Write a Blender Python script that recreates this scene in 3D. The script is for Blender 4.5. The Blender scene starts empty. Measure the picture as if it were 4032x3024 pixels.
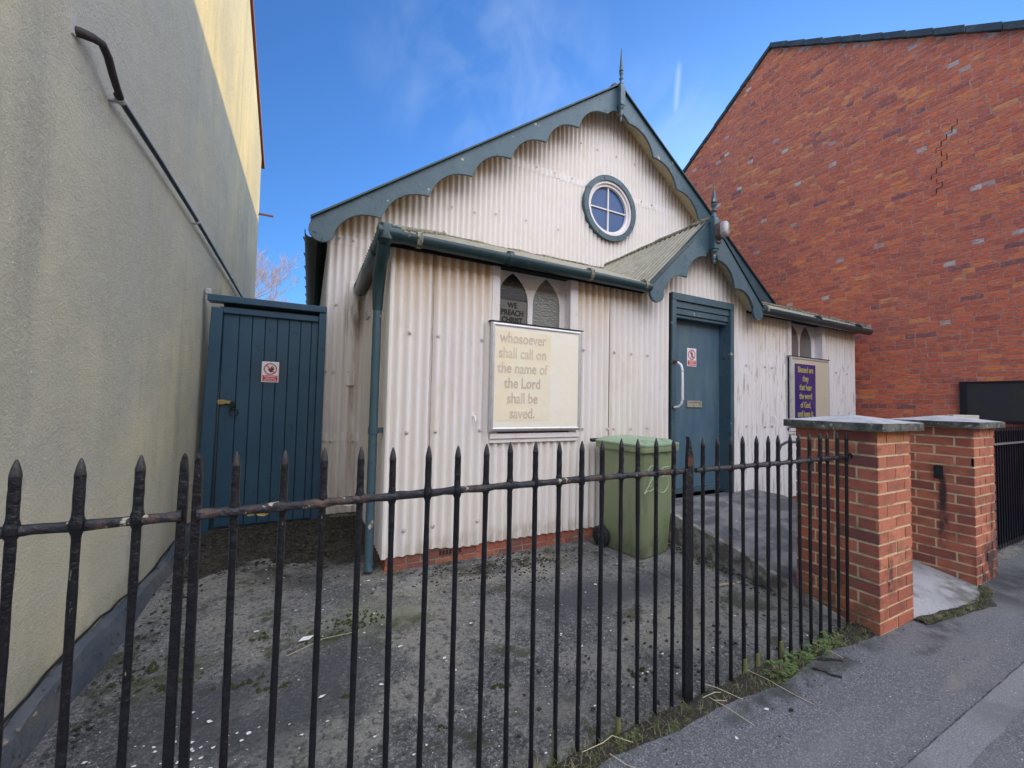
import bpy, bmesh, math, random
from mathutils import Vector, Matrix
import mathutils.noise as mn
from mathutils.geometry import tessellate_polygon
random.seed(7)
R = math.radians
C = bpy.context.scene
col = C.collection
PI = math.pi

# ------------------------------------------------------------------ camera
cam = bpy.data.cameras.new('camera')
cam.sensor_width = 36.0
cam.lens = 36.0 * 1579.15 / 4032.0
cam.clip_start = 0.05
cam.clip_end = 2000
co = bpy.data.objects.new('camera', cam)
col.objects.link(co)
rt = Vector((0.89185377, -0.45181252, 0.02150116))
up = Vector((-0.0379387, -0.02735238, 0.99890565))
fw = Vector((0.45072997, 0.8916935, 0.0415355))
co.matrix_world = Matrix(((rt.x, up.x, -fw.x, 0), (rt.y, up.y, -fw.y, 0), (rt.z, up.z, -fw.z, 1.32), (0, 0, 0, 1)))
C.camera = co

# ------------------------------------------------------------------ light
SUN_EL = 17.2
SUN_AZ = 59.0        # degrees from +Y towards +X
w = bpy.data.worlds.new('World')
C.world = w
w.use_nodes = True
nt = w.node_tree
nt.nodes.clear()
wo = nt.nodes.new('ShaderNodeOutputWorld')
bg = nt.nodes.new('ShaderNodeBackground')
sky = nt.nodes.new('ShaderNodeTexSky')
sky.sky_type = 'NISHITA'
sky.sun_disc = False
sky.sun_elevation = R(SUN_EL)
sky.sun_rotation = R(SUN_AZ)
sky.air_density = 1.0
sky.dust_density = 0.35
sky.ozone_density = 2.2
bg.inputs['Strength'].default_value = 0.15
# thin high cloud, placed by direction in the sky
tc = nt.nodes.new('ShaderNodeTexCoord')
mp = nt.nodes.new('ShaderNodeMapping')
mp.inputs['Rotation'].default_value = (0.2, 0.5, 0.3)
mp.inputs['Scale'].default_value = (6, 5, 3.5)
nz = nt.nodes.new('ShaderNodeTexNoise')
nz.inputs['Scale'].default_value = 1.5
nz.inputs['Detail'].default_value = 7
nz.inputs['Roughness'].default_value = 0.55
nz.inputs['Distortion'].default_value = 0.6
nt.links.new(tc.outputs['Generated'], mp.inputs[0])
nt.links.new(mp.outputs[0], nz.inputs['Vector'])
mr = nt.nodes.new('ShaderNodeMapRange')
mr.inputs[1].default_value = 0.38
mr.inputs[2].default_value = 0.80
nt.links.new(nz.outputs['Fac'], mr.inputs[0])


def wmath(op, a, b=None):
    n = nt.nodes.new('ShaderNodeMath')
    n.operation = op
    for i, x in enumerate((a, b)):
        if x is None:
            continue
        if isinstance(x, (int, float)):
            n.inputs[i].default_value = x
        else:
            nt.links.new(x, n.inputs[i])
    return n.outputs[0]


def blob(d, size):
    d = Vector(d).normalized()
    vm = nt.nodes.new('ShaderNodeVectorMath')
    vm.operation = 'DOT_PRODUCT'
    nt.links.new(tc.outputs['Generated'], vm.inputs[0])
    vm.inputs[1].default_value = d
    m = nt.nodes.new('ShaderNodeMapRange')
    m.interpolation_type = 'SMOOTHERSTEP'
    m.inputs[1].default_value = math.cos(R(size))
    m.inputs[2].default_value = 1.0
    nt.links.new(vm.outputs['Value'], m.inputs[0])
    return m.outputs[0]


def pixdir(x, y):
    return fw * 1579.15 + rt * (x - 2016) - up * (y - 1512)


b1 = blob(pixdir(2040, 340), 13)
b2 = blob(pixdir(2520, 620), 12)
b3 = blob(pixdir(1700, 250), 10)
bs = wmath('MAXIMUM', wmath('MAXIMUM', b1, b2), wmath('MULTIPLY', b3, 0.6))
cf = wmath('MULTIPLY', wmath('MULTIPLY', bs, mr.outputs[0]), 0.27)
# one short bright streak
sv = nt.nodes.new('ShaderNodeVectorMath')
sv.operation = 'DOT_PRODUCT'
a_, b_ = pixdir(2672, 280).normalized(), pixdir(2662, 420).normalized()
nn = a_.cross(b_).normalized()
nt.links.new(tc.outputs['Generated'], sv.inputs[0])
sv.inputs[1].default_value = nn
thin = wmath('SUBTRACT', 1.0, wmath('MINIMUM', 1.0, wmath('MULTIPLY', wmath('ABSOLUTE', sv.outputs['Value']), 130.0)))
ln = wmath('MULTIPLY', thin, blob((a_ + b_) / 2, 3.0))
cf = wmath('MAXIMUM', cf, wmath('MULTIPLY', ln, 0.4))
# bright cloud bank added out of view to light the shaded fronts
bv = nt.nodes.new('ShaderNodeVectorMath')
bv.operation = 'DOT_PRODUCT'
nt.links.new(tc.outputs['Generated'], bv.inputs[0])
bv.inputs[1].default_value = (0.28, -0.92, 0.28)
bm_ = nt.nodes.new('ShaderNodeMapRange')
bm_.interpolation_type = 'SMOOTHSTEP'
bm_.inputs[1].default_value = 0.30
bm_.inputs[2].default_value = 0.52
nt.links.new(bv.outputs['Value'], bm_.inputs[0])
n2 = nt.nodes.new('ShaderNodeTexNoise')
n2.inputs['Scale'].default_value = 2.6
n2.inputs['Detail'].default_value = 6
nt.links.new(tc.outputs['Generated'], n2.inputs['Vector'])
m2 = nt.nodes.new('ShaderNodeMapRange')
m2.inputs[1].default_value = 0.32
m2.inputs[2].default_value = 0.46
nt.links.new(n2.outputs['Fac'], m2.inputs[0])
fill_cloud = wmath('MULTIPLY', bm_.outputs[0], m2.outputs[0])
tint = nt.nodes.new('ShaderNodeMixRGB')
tint.blend_type = 'MULTIPLY'
tint.inputs[0].default_value = 1.0
tint.inputs[2].default_value = (0.40, 0.72, 1.14, 1)
nt.links.new(sky.outputs[0], tint.inputs[1])
mx = nt.nodes.new('ShaderNodeMixRGB')
nt.links.new(cf, mx.inputs[0])
nt.links.new(tint.outputs[0], mx.inputs[1])
mx.inputs[2].default_value = (3.6, 4.4, 5.6, 1)
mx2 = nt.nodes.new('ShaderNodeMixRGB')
nt.links.new(fill_cloud, mx2.inputs[0])
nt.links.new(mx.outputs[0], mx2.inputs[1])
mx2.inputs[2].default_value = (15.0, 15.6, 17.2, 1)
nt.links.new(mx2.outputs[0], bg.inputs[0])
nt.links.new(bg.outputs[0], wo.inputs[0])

sl = bpy.data.lights.new('sun', 'SUN')
sl.energy = 2.8
sl.angle = R(0.5)
sl.color = (1.0, 0.74, 0.27)
so = bpy.data.objects.new('sun', sl)
col.objects.link(so)
sd = Vector((math.sin(R(SUN_AZ)) * math.cos(R(SUN_EL)), math.cos(R(SUN_AZ)) * math.cos(R(SUN_EL)), math.sin(R(SUN_EL))))
so.rotation_euler = sd.to_track_quat('Z', 'Y').to_euler()
so.location = (20, 20, 20)

vs = C.view_settings
C.display_settings.display_device = 'sRGB'
vs.view_transform = 'Standard'
vs.look = 'None'
vs.gamma = 1
vs.use_curve_mapping = False
vs.exposure = 0.5
C.render.engine = 'CYCLES'
C.cycles.use_denoising = True
C.cycles.max_bounces = 8
C.cycles.diffuse_bounces = 5


# ------------------------------------------------------------------ materials
def mat(name, base, rough=0.7, layers=(), bumps=(), metal=0.0, spec=0.4, coord='pos', tintramp=None,
        attrs=(), rnd=0.0, coat=0.0, spots=()):
    """layers: (scale xyz, detail, lo, hi, colour, amount) noise masks mixed over base.
       attrs: (attribute, lo, hi, colour, amount, noise scale xyz) masks from a stored mesh attribute."""
    m = bpy.data.materials.new(name)
    m.use_nodes = True
    t = m.node_tree
    t.nodes.clear()
    N = t.nodes.new
    L = t.links.new
    out = N('ShaderNodeOutputMaterial')
    p = N('ShaderNodeBsdfPrincipled')
    L(p.outputs[0], out.inputs[0])
    p.inputs['Roughness'].default_value = rough
    p.inputs['Metallic'].default_value = metal
    p.inputs['Specular IOR Level'].default_value = spec
    if coat:
        p.inputs['Coat Weight'].default_value = coat
    if coord == 'pos':
        g = N('ShaderNodeNewGeometry').outputs['Position']
    else:
        g = N('ShaderNodeTexCoord').outputs['Object']
    if coord == 'objrnd':
        oi = N('ShaderNodeObjectInfo')
        va = N('ShaderNodeVectorMath')
        va.operation = 'ADD'
        vsn = N('ShaderNodeVectorMath')
        vsn.operation = 'SCALE'
        vsn.inputs[0].default_value = (17, 31, 47)
        L(oi.outputs['Random'], vsn.inputs['Scale'])
        L(g, va.inputs[0])
        L(vsn.outputs[0], va.inputs[1])
        g = va.outputs[0]

    def noise(sc, det, ro=0.6, off=0.0):
        mpn = N('ShaderNodeMapping')
        mpn.inputs['Scale'].default_value = sc if not isinstance(sc, (int, float)) else (sc, sc, sc)
        mpn.inputs['Location'].default_value = (off, off * 1.7, off * 0.6)
        L(g, mpn.inputs[0])
        n = N('ShaderNodeTexNoise')
        n.inputs['Scale'].default_value = 1.0
        n.inputs['Detail'].default_value = det
        n.inputs['Roughness'].default_value = ro
        L(mpn.outputs[0], n.inputs['Vector'])
        return n.outputs['Fac']

    def mrange(x, lo, hi, amt):
        r = N('ShaderNodeMapRange')
        r.inputs[1].default_value = lo
        r.inputs[2].default_value = hi
        r.inputs[3].default_value = 0
        r.inputs[4].default_value = amt
        L(x, r.inputs[0])
        return r.outputs[0]

    def mix(f, a, b):
        x = N('ShaderNodeMixRGB')
        L(f, x.inputs[0])
        if isinstance(a, tuple):
            x.inputs[1].default_value = (*a, 1)
        else:
            L(a, x.inputs[1])
        if isinstance(b, tuple):
            x.inputs[2].default_value = (*b, 1)
        else:
            L(b, x.inputs[2])
        return x.outputs[0]

    if tintramp:
        at = N('ShaderNodeAttribute')
        at.attribute_name = 'tint'
        cr = N('ShaderNodeValToRGB')
        cr.color_ramp.interpolation = 'LINEAR'
        els = cr.color_ramp.elements
        while len(els) < len(tintramp):
            els.new(0.5)
        for e, (pos, c) in zip(els, tintramp):
            e.position = pos
            e.color = (*c, 1)
        L(at.outputs['Fac'], cr.inputs[0])
        cur = cr.outputs[0]
    else:
        rgb = N('ShaderNodeRGB')
        rgb.outputs[0].default_value = (*base, 1)
        cur = rgb.outputs[0]
    for k, (sc, det, lo, hi, c, amt) in enumerate(layers):
        cur = mix(mrange(noise(sc, det, off=3.1 * k + 1), lo, hi, amt), cur, c)
    for (an, lo, hi, c, amt, nsc) in attrs:
        at = N('ShaderNodeAttribute')
        at.attribute_name = an
        f = mrange(at.outputs['Fac'], lo, hi, amt)
        if nsc:
            mm = N('ShaderNodeMath')
            mm.operation = 'MULTIPLY'
            L(f, mm.inputs[0])
            L(mrange(noise(nsc, 4, off=9), 0.35, 0.65, 1.0), mm.inputs[1])
            f = mm.outputs[0]
        cur = mix(f, cur, c)
    # stains with a place and size of their own: (centre, radii, colour, amount, noise scale)
    for (c0, rad, c, amt, nsc) in spots:
        v1 = N('ShaderNodeVectorMath')
        v1.operation = 'SUBTRACT'
        L(g, v1.inputs[0])
        v1.inputs[1].default_value = c0
        v2 = N('ShaderNodeVectorMath')
        v2.operation = 'DIVIDE'
        L(v1.outputs[0], v2.inputs[0])
        v2.inputs[1].default_value = rad
        v3 = N('ShaderNodeVectorMath')
        v3.operation = 'LENGTH'
        L(v2.outputs[0], v3.inputs[0])
        r_ = N('ShaderNodeMapRange')
        r_.interpolation_type = 'SMOOTHSTEP'
        r_.inputs[1].default_value = 1.0
        r_.inputs[2].default_value = 0.35
        r_.inputs[3].default_value = 0
        r_.inputs[4].default_value = amt
        L(v3.outputs['Value'], r_.inputs[0])
        f = r_.outputs[0]
        if nsc:
            mm = N('ShaderNodeMath')
            mm.operation = 'MULTIPLY'
            L(f, mm.inputs[0])
            L(mrange(noise(nsc, 5, off=4), 0.38, 0.58, 1.0), mm.inputs[1])
            f = mm.outputs[0]
        cur = mix(f, cur, c)
    L(cur, p.inputs['Base Color'])
    prev = None
    for k, (sc, det, st, dist) in enumerate(bumps):
        b = N('ShaderNodeBump')
        b.inputs['Strength'].default_value = st
        b.inputs['Distance'].default_value = dist
        L(noise(sc, det, off=5.3 * k), b.inputs['Height'])
        if prev is not None:
            L(prev, b.inputs['Normal'])
        prev = b.outputs[0]
    if prev is not None:
        L(prev, p.inputs['Normal'])
    return m


TEAL = (0.050, 0.094, 0.122)
M = {}
M['cream'] = mat('cream_paint', (0.79, 0.735, 0.69), 0.55,
                 layers=[((26, 26, 1.1), 4, 0.54, 0.74, (0.60, 0.54, 0.46), 0.5),
                         ((1.3, 1.3, 1.0), 3, 0.45, 0.70, (0.76, 0.72, 0.75), 0.6),
                         ((60, 60, 5), 5, 0.62, 0.72, (0.38, 0.30, 0.23), 0.45),
                         ((90, 90, 70), 3, 0.70, 0.76, (0.25, 0.16, 0.10), 0.7),
                         ((6, 6, 2.2), 5, 0.58, 0.74, (0.66, 0.56, 0.44), 0.5)],
                 attrs=[('valley', 0.30, 0.95, (0.56, 0.475, 0.40), 0.45, None),  # beige valley dirt, kept even to paint in corrugation shading
                        ('stain', 0.0, 0.75, (0.70, 0.44, 0.20), 0.85, None),  # smooth ochre band, stronger towards the sheet top
                        ('stain', 0.25, 0.95, (0.30, 0.18, 0.08), 0.75, (16, 16, 2.2))],  # streaky brown stains near the sheet top
                 spots=[((0.43, 4.80, 2.25), (0.13, 0.1, 0.42), (0.23, 0.19, 0.13), 0.9, (14, 14, 3)),
                        ((0.43, 4.80, 1.2), (0.05, 0.1, 1.2), (0.36, 0.27, 0.19), 0.7, (20, 20, 2)),
                        ((0.30, 4.80, 0.5), (0.28, 0.1, 0.7), (0.55, 0.47, 0.36), 0.7, (8, 8, 1)),
                        ((1.6, 3.15, 0.12), (1.6, 0.1, 0.16), (0.42, 0.36, 0.28), 0.7, (16, 16, 5)),
                        ((3.1, 3.15, 0.75), (0.5, 0.1, 0.9), (0.60, 0.53, 0.46), 0.55, (22, 22, 1.5)),
                        ((0.532, 3.9, 1.3), (0.1, 0.9, 1.6), (0.60, 0.53, 0.42), 0.6, (8, 8, 1))],
                 bumps=[(140, 3, 0.15, 0.002), ((14, 14, 3), 4, 0.25, 0.006)])
M['cream_flaky'] = mat('cream_paint_flaking', (0.76, 0.715, 0.70), 0.6,
                       layers=[((1.3, 1.3, 1.0), 3, 0.45, 0.70, (0.72, 0.68, 0.69), 0.6),
                               ((38, 38, 3.5), 6, 0.57, 0.63, (0.36, 0.31, 0.27), 0.75),
                               ((26, 26, 1.1), 4, 0.50, 0.70, (0.58, 0.54, 0.50), 0.6)],
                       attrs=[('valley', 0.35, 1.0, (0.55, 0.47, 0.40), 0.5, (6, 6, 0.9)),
                              ('stain', 0.0, 0.75, (0.70, 0.46, 0.22), 0.8, None)],
                       bumps=[(140, 3, 0.15, 0.002), ((14, 14, 3), 4, 0.25, 0.006)])
M['cream_trim'] = mat('cream_gloss', (0.78, 0.72, 0.72), 0.45,
                      layers=[((8, 8, 3), 4, 0.5, 0.75, (0.62, 0.52, 0.42), 0.6),
                              ((50, 50, 30), 3, 0.66, 0.72, (0.25, 0.18, 0.13), 0.7)],
                      bumps=[(60, 3, 0.15, 0.003)])
M['boltgrey'] = mat('painted_bolt', (0.62, 0.56, 0.53), 0.5, layers=[((40, 40, 40), 3, 0.45, 0.6, (0.36, 0.30, 0.26), 0.8)])
M['seam'] = mat('sheet_seam', (0.26, 0.20, 0.16), 0.8, layers=[((30, 30, 3), 4, 0.45, 0.6, (0.45, 0.36, 0.28), 0.8)])
M['soffit'] = mat('soffit_cream', (0.70, 0.60, 0.42), 0.6,
                  layers=[(5, 4, 0.5, 0.7, (0.5, 0.42, 0.28), 0.6)])
M['teal'] = mat('teal_paint', TEAL, 0.42,
                layers=[((5, 5, 3), 4, 0.45, 0.70, (0.078, 0.130, 0.158), 0.7),
                        (18, 5, 0.61, 0.67, (0.022, 0.035, 0.045), 0.75),
                        (9, 7, 0.665, 0.69, (0.48, 0.42, 0.33), 0.85)],
                spots=[((4.0, 3.1, 0.45), (0.7, 0.3, 0.35), (0.035, 0.06, 0.07), 0.7, (8, 8, 5))],
                bumps=[(40, 4, 0.45, 0.005), (120, 2, 0.2, 0.002)])
M['teal_door'] = mat('teal_door_paint', (0.062, 0.115, 0.165), 0.38, spots=[((3.62, 3.2, 1.55), (0.10, 0.3, 0.32), (0.13, 0.17, 0.15), 0.8, (9, 9, 2)), ((4.0, 3.2, 1.5), (0.2, 0.3, 0.5), (0.10, 0.155, 0.16), 0.6, (7, 7, 2))],
                     layers=[((9, 9, 1.2), 4, 0.45, 0.70, (0.098, 0.165, 0.215), 0.75),
                             ((3, 3, 1.5), 4, 0.52, 0.68, (0.105, 0.165, 0.165), 0.8),
                             (60, 3, 0.72, 0.76, (0.3, 0.32, 0.3), 0.5)],
                     bumps=[((50, 50, 6), 3, 0.2, 0.003)])
M['gate_blue'] = mat('gate_blue_paint', (0.026, 0.072, 0.122), 0.45, spots=[((-0.36, 4.7, 1.58), (0.24, 0.3, 0.24), (0.035, 0.055, 0.058), 0.85, (6, 6, 6))],
                     layers=[((4, 4, 2), 4, 0.42, 0.68, (0.038, 0.088, 0.138), 0.8),
                             (12, 5, 0.62, 0.70, (0.015, 0.03, 0.045), 0.6)],
                     bumps=[((40, 40, 6), 4, 0.25, 0.003)])
M['gutter'] = mat('gutter_teal_black', (0.018, 0.045, 0.052), 0.30,
                  layers=[(6, 4, 0.5, 0.72, (0.035, 0.065, 0.07), 0.8),
                          (11, 5, 0.66, 0.72, (0.20, 0.19, 0.12), 0.7)],
                  bumps=[(30, 3, 0.2, 0.003)])
M['blackgutter'] = mat('black_gutter', (0.010, 0.018, 0.018), 0.45)
M['lichen'] = mat('old_joint_lichen', (0.16, 0.15, 0.11), 0.8,
                  layers=[(40, 4, 0.45, 0.6, (0.40, 0.38, 0.28), 0.8), (25, 4, 0.55, 0.65, (0.03, 0.04, 0.03), 0.9)],
                  bumps=[(60, 4, 0.6, 0.01)])
M['roof'] = mat('old_fibre_roof', (0.38, 0.355, 0.29), 0.9,
                layers=[(7, 6, 0.46, 0.64, (0.26, 0.24, 0.17), 0.65),
                        (26, 5, 0.60, 0.70, (0.66, 0.66, 0.64), 0.6),
                        (16, 5, 0.62, 0.70, (0.22, 0.22, 0.12), 0.6)],
                attrs=[('valley', 0.25, 0.80, (0.10, 0.09, 0.06), 0.85, None)],  # valleys painted dark so the flutes read as shaded
                bumps=[(55, 5, 0.4, 0.006)])
M['darkroof'] = mat('main_roof_sheet', (0.055, 0.075, 0.07), 0.6,
                    layers=[(6, 4, 0.5, 0.7, (0.12, 0.14, 0.10), 0.7)])
M['dark'] = mat('dark_void', (0.012, 0.013, 0.014), 0.8)
M['render'] = mat('roughcast_render', (0.60, 0.545, 0.37), 0.95,
                  layers=[((0.5, 0.9, 0.7), 5, 0.38, 0.58, (0.41, 0.40, 0.34), 0.95),
                          ((1.8, 2.4, 0.45), 5, 0.44, 0.64, (0.44, 0.42, 0.31), 0.7),
                          ((3, 4.2, 0.5), 6, 0.52, 0.68, (0.34, 0.33, 0.27), 0.6),
                          (24, 5, 0.48, 0.64, (0.50, 0.47, 0.37), 0.55),
                          (95, 2, 0.66, 0.73, (0.86, 0.83, 0.74), 0.6)],
                  spots=[((-0.92, 2.3, 3.6), (1, 1.6, 1.3), (0.42, 0.41, 0.37), 0.75, (1.3, 1.3, 0.8)),
                         ((-0.92, 4.3, 3.3), (1, 1.8, 1.5), (0.44, 0.43, 0.36), 0.7, (2.5, 2.5, 0.6)),
                         ((-0.92, 2.9, 0.1), (1, 2.2, 0.22), (0.34, 0.33, 0.24), 0.8, (4, 4, 3))],
                  bumps=[(75, 4, 0.7, 0.010), (190, 3, 0.6, 0.005), (2.5, 3, 0.4, 0.05)])
M['redverge'] = mat('red_verge', (0.22, 0.07, 0.05), 0.7)
M['flash'] = mat('painted_flashing', (0.055, 0.070, 0.095), 0.55,
                 layers=[(3, 5, 0.46, 0.66, (0.13, 0.13, 0.125), 0.8), (20, 5, 0.6, 0.66, (0.02, 0.025, 0.03), 0.8)],
                 bumps=[(12, 4, 0.6, 0.02)])
M['mortarfill'] = mat('crumbly_mortar', (0.32, 0.29, 0.24), 0.95, layers=[(14, 5, 0.45, 0.62, (0.12, 0.115, 0.10), 0.8)],
                      bumps=[(40, 5, 0.9, 0.02)])
HB = [(0.0, (0.30, 0.115, 0.11)), (0.12, (0.50, 0.130, 0.085)), (0.45, (0.72, 0.170, 0.085)), (0.75, (0.84, 0.215, 0.090)),
      (0.90, (0.92, 0.28, 0.085)), (0.955, (0.92, 0.33, 0.10)), (0.965, (0.56, 0.38, 0.32)), (1.0, (0.80, 0.72, 0.64))]
M['housebrick'] = mat('old_red_brick', (1, 0, 0), 0.9, tintramp=HB,
                      layers=[((9, 9, 34), 6, 0.48, 0.62, (0.36, 0.11, 0.085), 0.6),
                              ((7, 7, 30), 5, 0.56, 0.66, (0.72, 0.24, 0.10), 0.55),
                              ((16, 16, 60), 6, 0.57, 0.66, (0.64, 0.38, 0.33), 0.7),
                              ((40, 40, 40), 4, 0.62, 0.70, (0.50, 0.40, 0.36), 0.65),
                              ((0.7, 0.7, 0.7), 3, 0.50, 0.70, (0.50, 0.17, 0.13), 0.35)],
                      bumps=[((50, 50, 90), 4, 0.9, 0.010)])
M['housemortar'] = mat('old_mortar', (0.60, 0.36, 0.28), 0.95,
                       layers=[(10, 4, 0.45, 0.65, (0.30, 0.17, 0.14), 0.8), (30, 5, 0.55, 0.65, (0.56, 0.46, 0.40), 0.6)], bumps=[(60, 4, 0.6, 0.006)])
SOOT = [((3.145, 1.145, 0.27), (0.075, 0.05, 0.085), (0.035, 0.024, 0.026), 0.95, (30, 30, 20)),
        ((3.145, 1.145, 0.37), (0.045, 0.05, 0.09), (0.05, 0.03, 0.03), 0.8, (30, 30, 20)),
        ((4.515, 1.318, 0.66), (0.05, 0.034, 0.24), (0.045, 0.026, 0.032), 0.95, None),
        ((4.515, 1.318, 0.40), (0.05, 0.045, 0.34), (0.06, 0.032, 0.034), 0.85, (18, 18, 12)),
        ((4.80, 1.145, 0.10), (0.40, 0.06, 0.30), (0.030, 0.020, 0.026), 0.92, (12, 12, 8)),
        ((4.90, 1.145, 0.35), (0.14, 0.06, 0.45), (0.06, 0.035, 0.04), 0.8, (14, 14, 6)),
        ((3.0, 1.35, 0.10), (0.05, 0.4, 0.25), (0.13, 0.09, 0.04), 0.6, (12, 12, 12)),
        ((3.2, 1.145, 1.16), (0.4, 0.06, 0.07), (0.50, 0.22, 0.05), 0.6, (10, 10, 20))]
PB = [(0.0, (0.20, 0.070, 0.062)), (0.25, (0.36, 0.105, 0.068)), (0.6, (0.50, 0.155, 0.088)), (1.0, (0.64, 0.23, 0.125))]
M['pierbrick'] = mat('pier_brick', (1, 0, 0), 0.85, tintramp=PB,
                     layers=[((9, 9, 14), 5, 0.50, 0.66, (0.20, 0.075, 0.058), 0.7),
                             ((120, 120, 120), 3, 0.55, 0.7, (0.30, 0.12, 0.08), 0.5),
                             ((5, 5, 5), 5, 0.55, 0.68, (0.20, 0.14, 0.08), 0.5)],
                     spots=SOOT,
                     bumps=[(60, 5, 0.7, 0.008), (200, 3, 0.5, 0.003)])
M['piermortar'] = mat('sandy_mortar', (0.72, 0.58, 0.35), 0.95,
                      layers=[(12, 4, 0.5, 0.65, (0.26, 0.21, 0.11), 0.7)],
                      spots=SOOT,
                      bumps=[(90, 4, 0.6, 0.004)])
M['cap'] = mat('weathered_concrete_cap', (0.15, 0.148, 0.125), 0.9,
               layers=[(14, 5, 0.42, 0.58, (0.045, 0.048, 0.040), 0.9), (30, 5, 0.62, 0.68, (0.42, 0.42, 0.38), 0.8)],
               bumps=[(50, 5, 0.5, 0.006)])
M['captop'] = mat('sky_lit_cap_top', (0.46, 0.47, 0.49), 0.55,  # paler than the cap sides: sky reflection painted into the colour
                  layers=[(10, 5, 0.45, 0.65, (0.30, 0.31, 0.33), 0.8), (26, 5, 0.64, 0.68, (0.10, 0.11, 0.08), 0.8)],
                  bumps=[(50, 5, 0.4, 0.004)])
M['iron'] = mat('black_painted_iron', (0.007, 0.007, 0.010), 0.42, coord='objrnd',
                layers=[(28, 5, 0.62, 0.72, (0.040, 0.023, 0.020), 0.6),
                        ((60, 60, 14), 5, 0.705, 0.73, (0.34, 0.28, 0.20), 0.8),
                        (14, 3, 0.55, 0.7, (0.018, 0.018, 0.026), 0.6)],
                bumps=[(60, 4, 0.7, 0.006), (25, 4, 0.6, 0.01)])
M['iron_rail'] = mat('flaking_iron', (0.022, 0.021, 0.026), 0.45, coord='obj',
                     layers=[(16, 5, 0.52, 0.62, (0.085, 0.055, 0.045), 0.8),
                             (26, 6, 0.63, 0.66, (0.42, 0.38, 0.28), 0.9),
                             (11, 5, 0.60, 0.70, (0.12, 0.04, 0.022), 0.7)],
                     bumps=[(45, 5, 1.0, 0.010), (18, 4, 0.8, 0.012)])
M['iron_tip'] = mat('worn_iron_tip', (0.030, 0.027, 0.028), 0.42, coord='objrnd',
                    layers=[(30, 5, 0.5, 0.66, (0.025, 0.023, 0.025), 0.8)], bumps=[(60, 4, 0.6, 0.006)])
M['green_iron'] = mat('mossy_iron', (0.16, 0.16, 0.055), 0.9, coord='obj', bumps=[(60, 4, 0.6, 0.006)])
M['asphalt'] = mat('pavement_asphalt', (0.120, 0.122, 0.132), 0.9,
                   layers=[(170, 3, 0.52, 0.66, (0.33, 0.335, 0.36), 0.85),
                           (140, 3, 0.54, 0.70, (0.030, 0.030, 0.034), 0.85),
                           (1.1, 4, 0.45, 0.65, (0.16, 0.16, 0.165), 0.55),
                           ((0.5, 3.5, 1), 4, 0.50, 0.72, (0.21, 0.205, 0.20), 0.5),
                           (3.6, 5, 0.60, 0.72, (0.085, 0.085, 0.088), 0.5)],
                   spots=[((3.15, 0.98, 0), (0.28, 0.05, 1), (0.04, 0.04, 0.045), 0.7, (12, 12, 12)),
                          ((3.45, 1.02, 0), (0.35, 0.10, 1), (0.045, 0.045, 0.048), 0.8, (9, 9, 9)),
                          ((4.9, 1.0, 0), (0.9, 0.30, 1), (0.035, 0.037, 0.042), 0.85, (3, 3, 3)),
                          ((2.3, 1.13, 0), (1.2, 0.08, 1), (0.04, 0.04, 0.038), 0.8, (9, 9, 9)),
                          ((3.0, 0.80, 0), (0.4, 0.05, 1), (0.23, 0.21, 0.19), 0.6, (6, 6, 6))],
                   bumps=[(170, 3, 0.9, 0.006), (60, 3, 0.3, 0.006)])
M['crackfill'] = mat('dirt_filled_joint', (0.040, 0.040, 0.044), 0.95, layers=[(60, 4, 0.5, 0.62, (0.12, 0.12, 0.125), 0.9)])
M['asphalt_pale'] = mat('reinstated_asphalt', (0.20, 0.20, 0.21), 0.9,
                        layers=[(170, 3, 0.52, 0.66, (0.36, 0.365, 0.385), 0.75), (140, 3, 0.54, 0.70, (0.07, 0.07, 0.075), 0.7),
                                (5, 4, 0.5, 0.65, (0.13, 0.13, 0.135), 0.6)], bumps=[(170, 3, 0.9, 0.006)])
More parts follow.
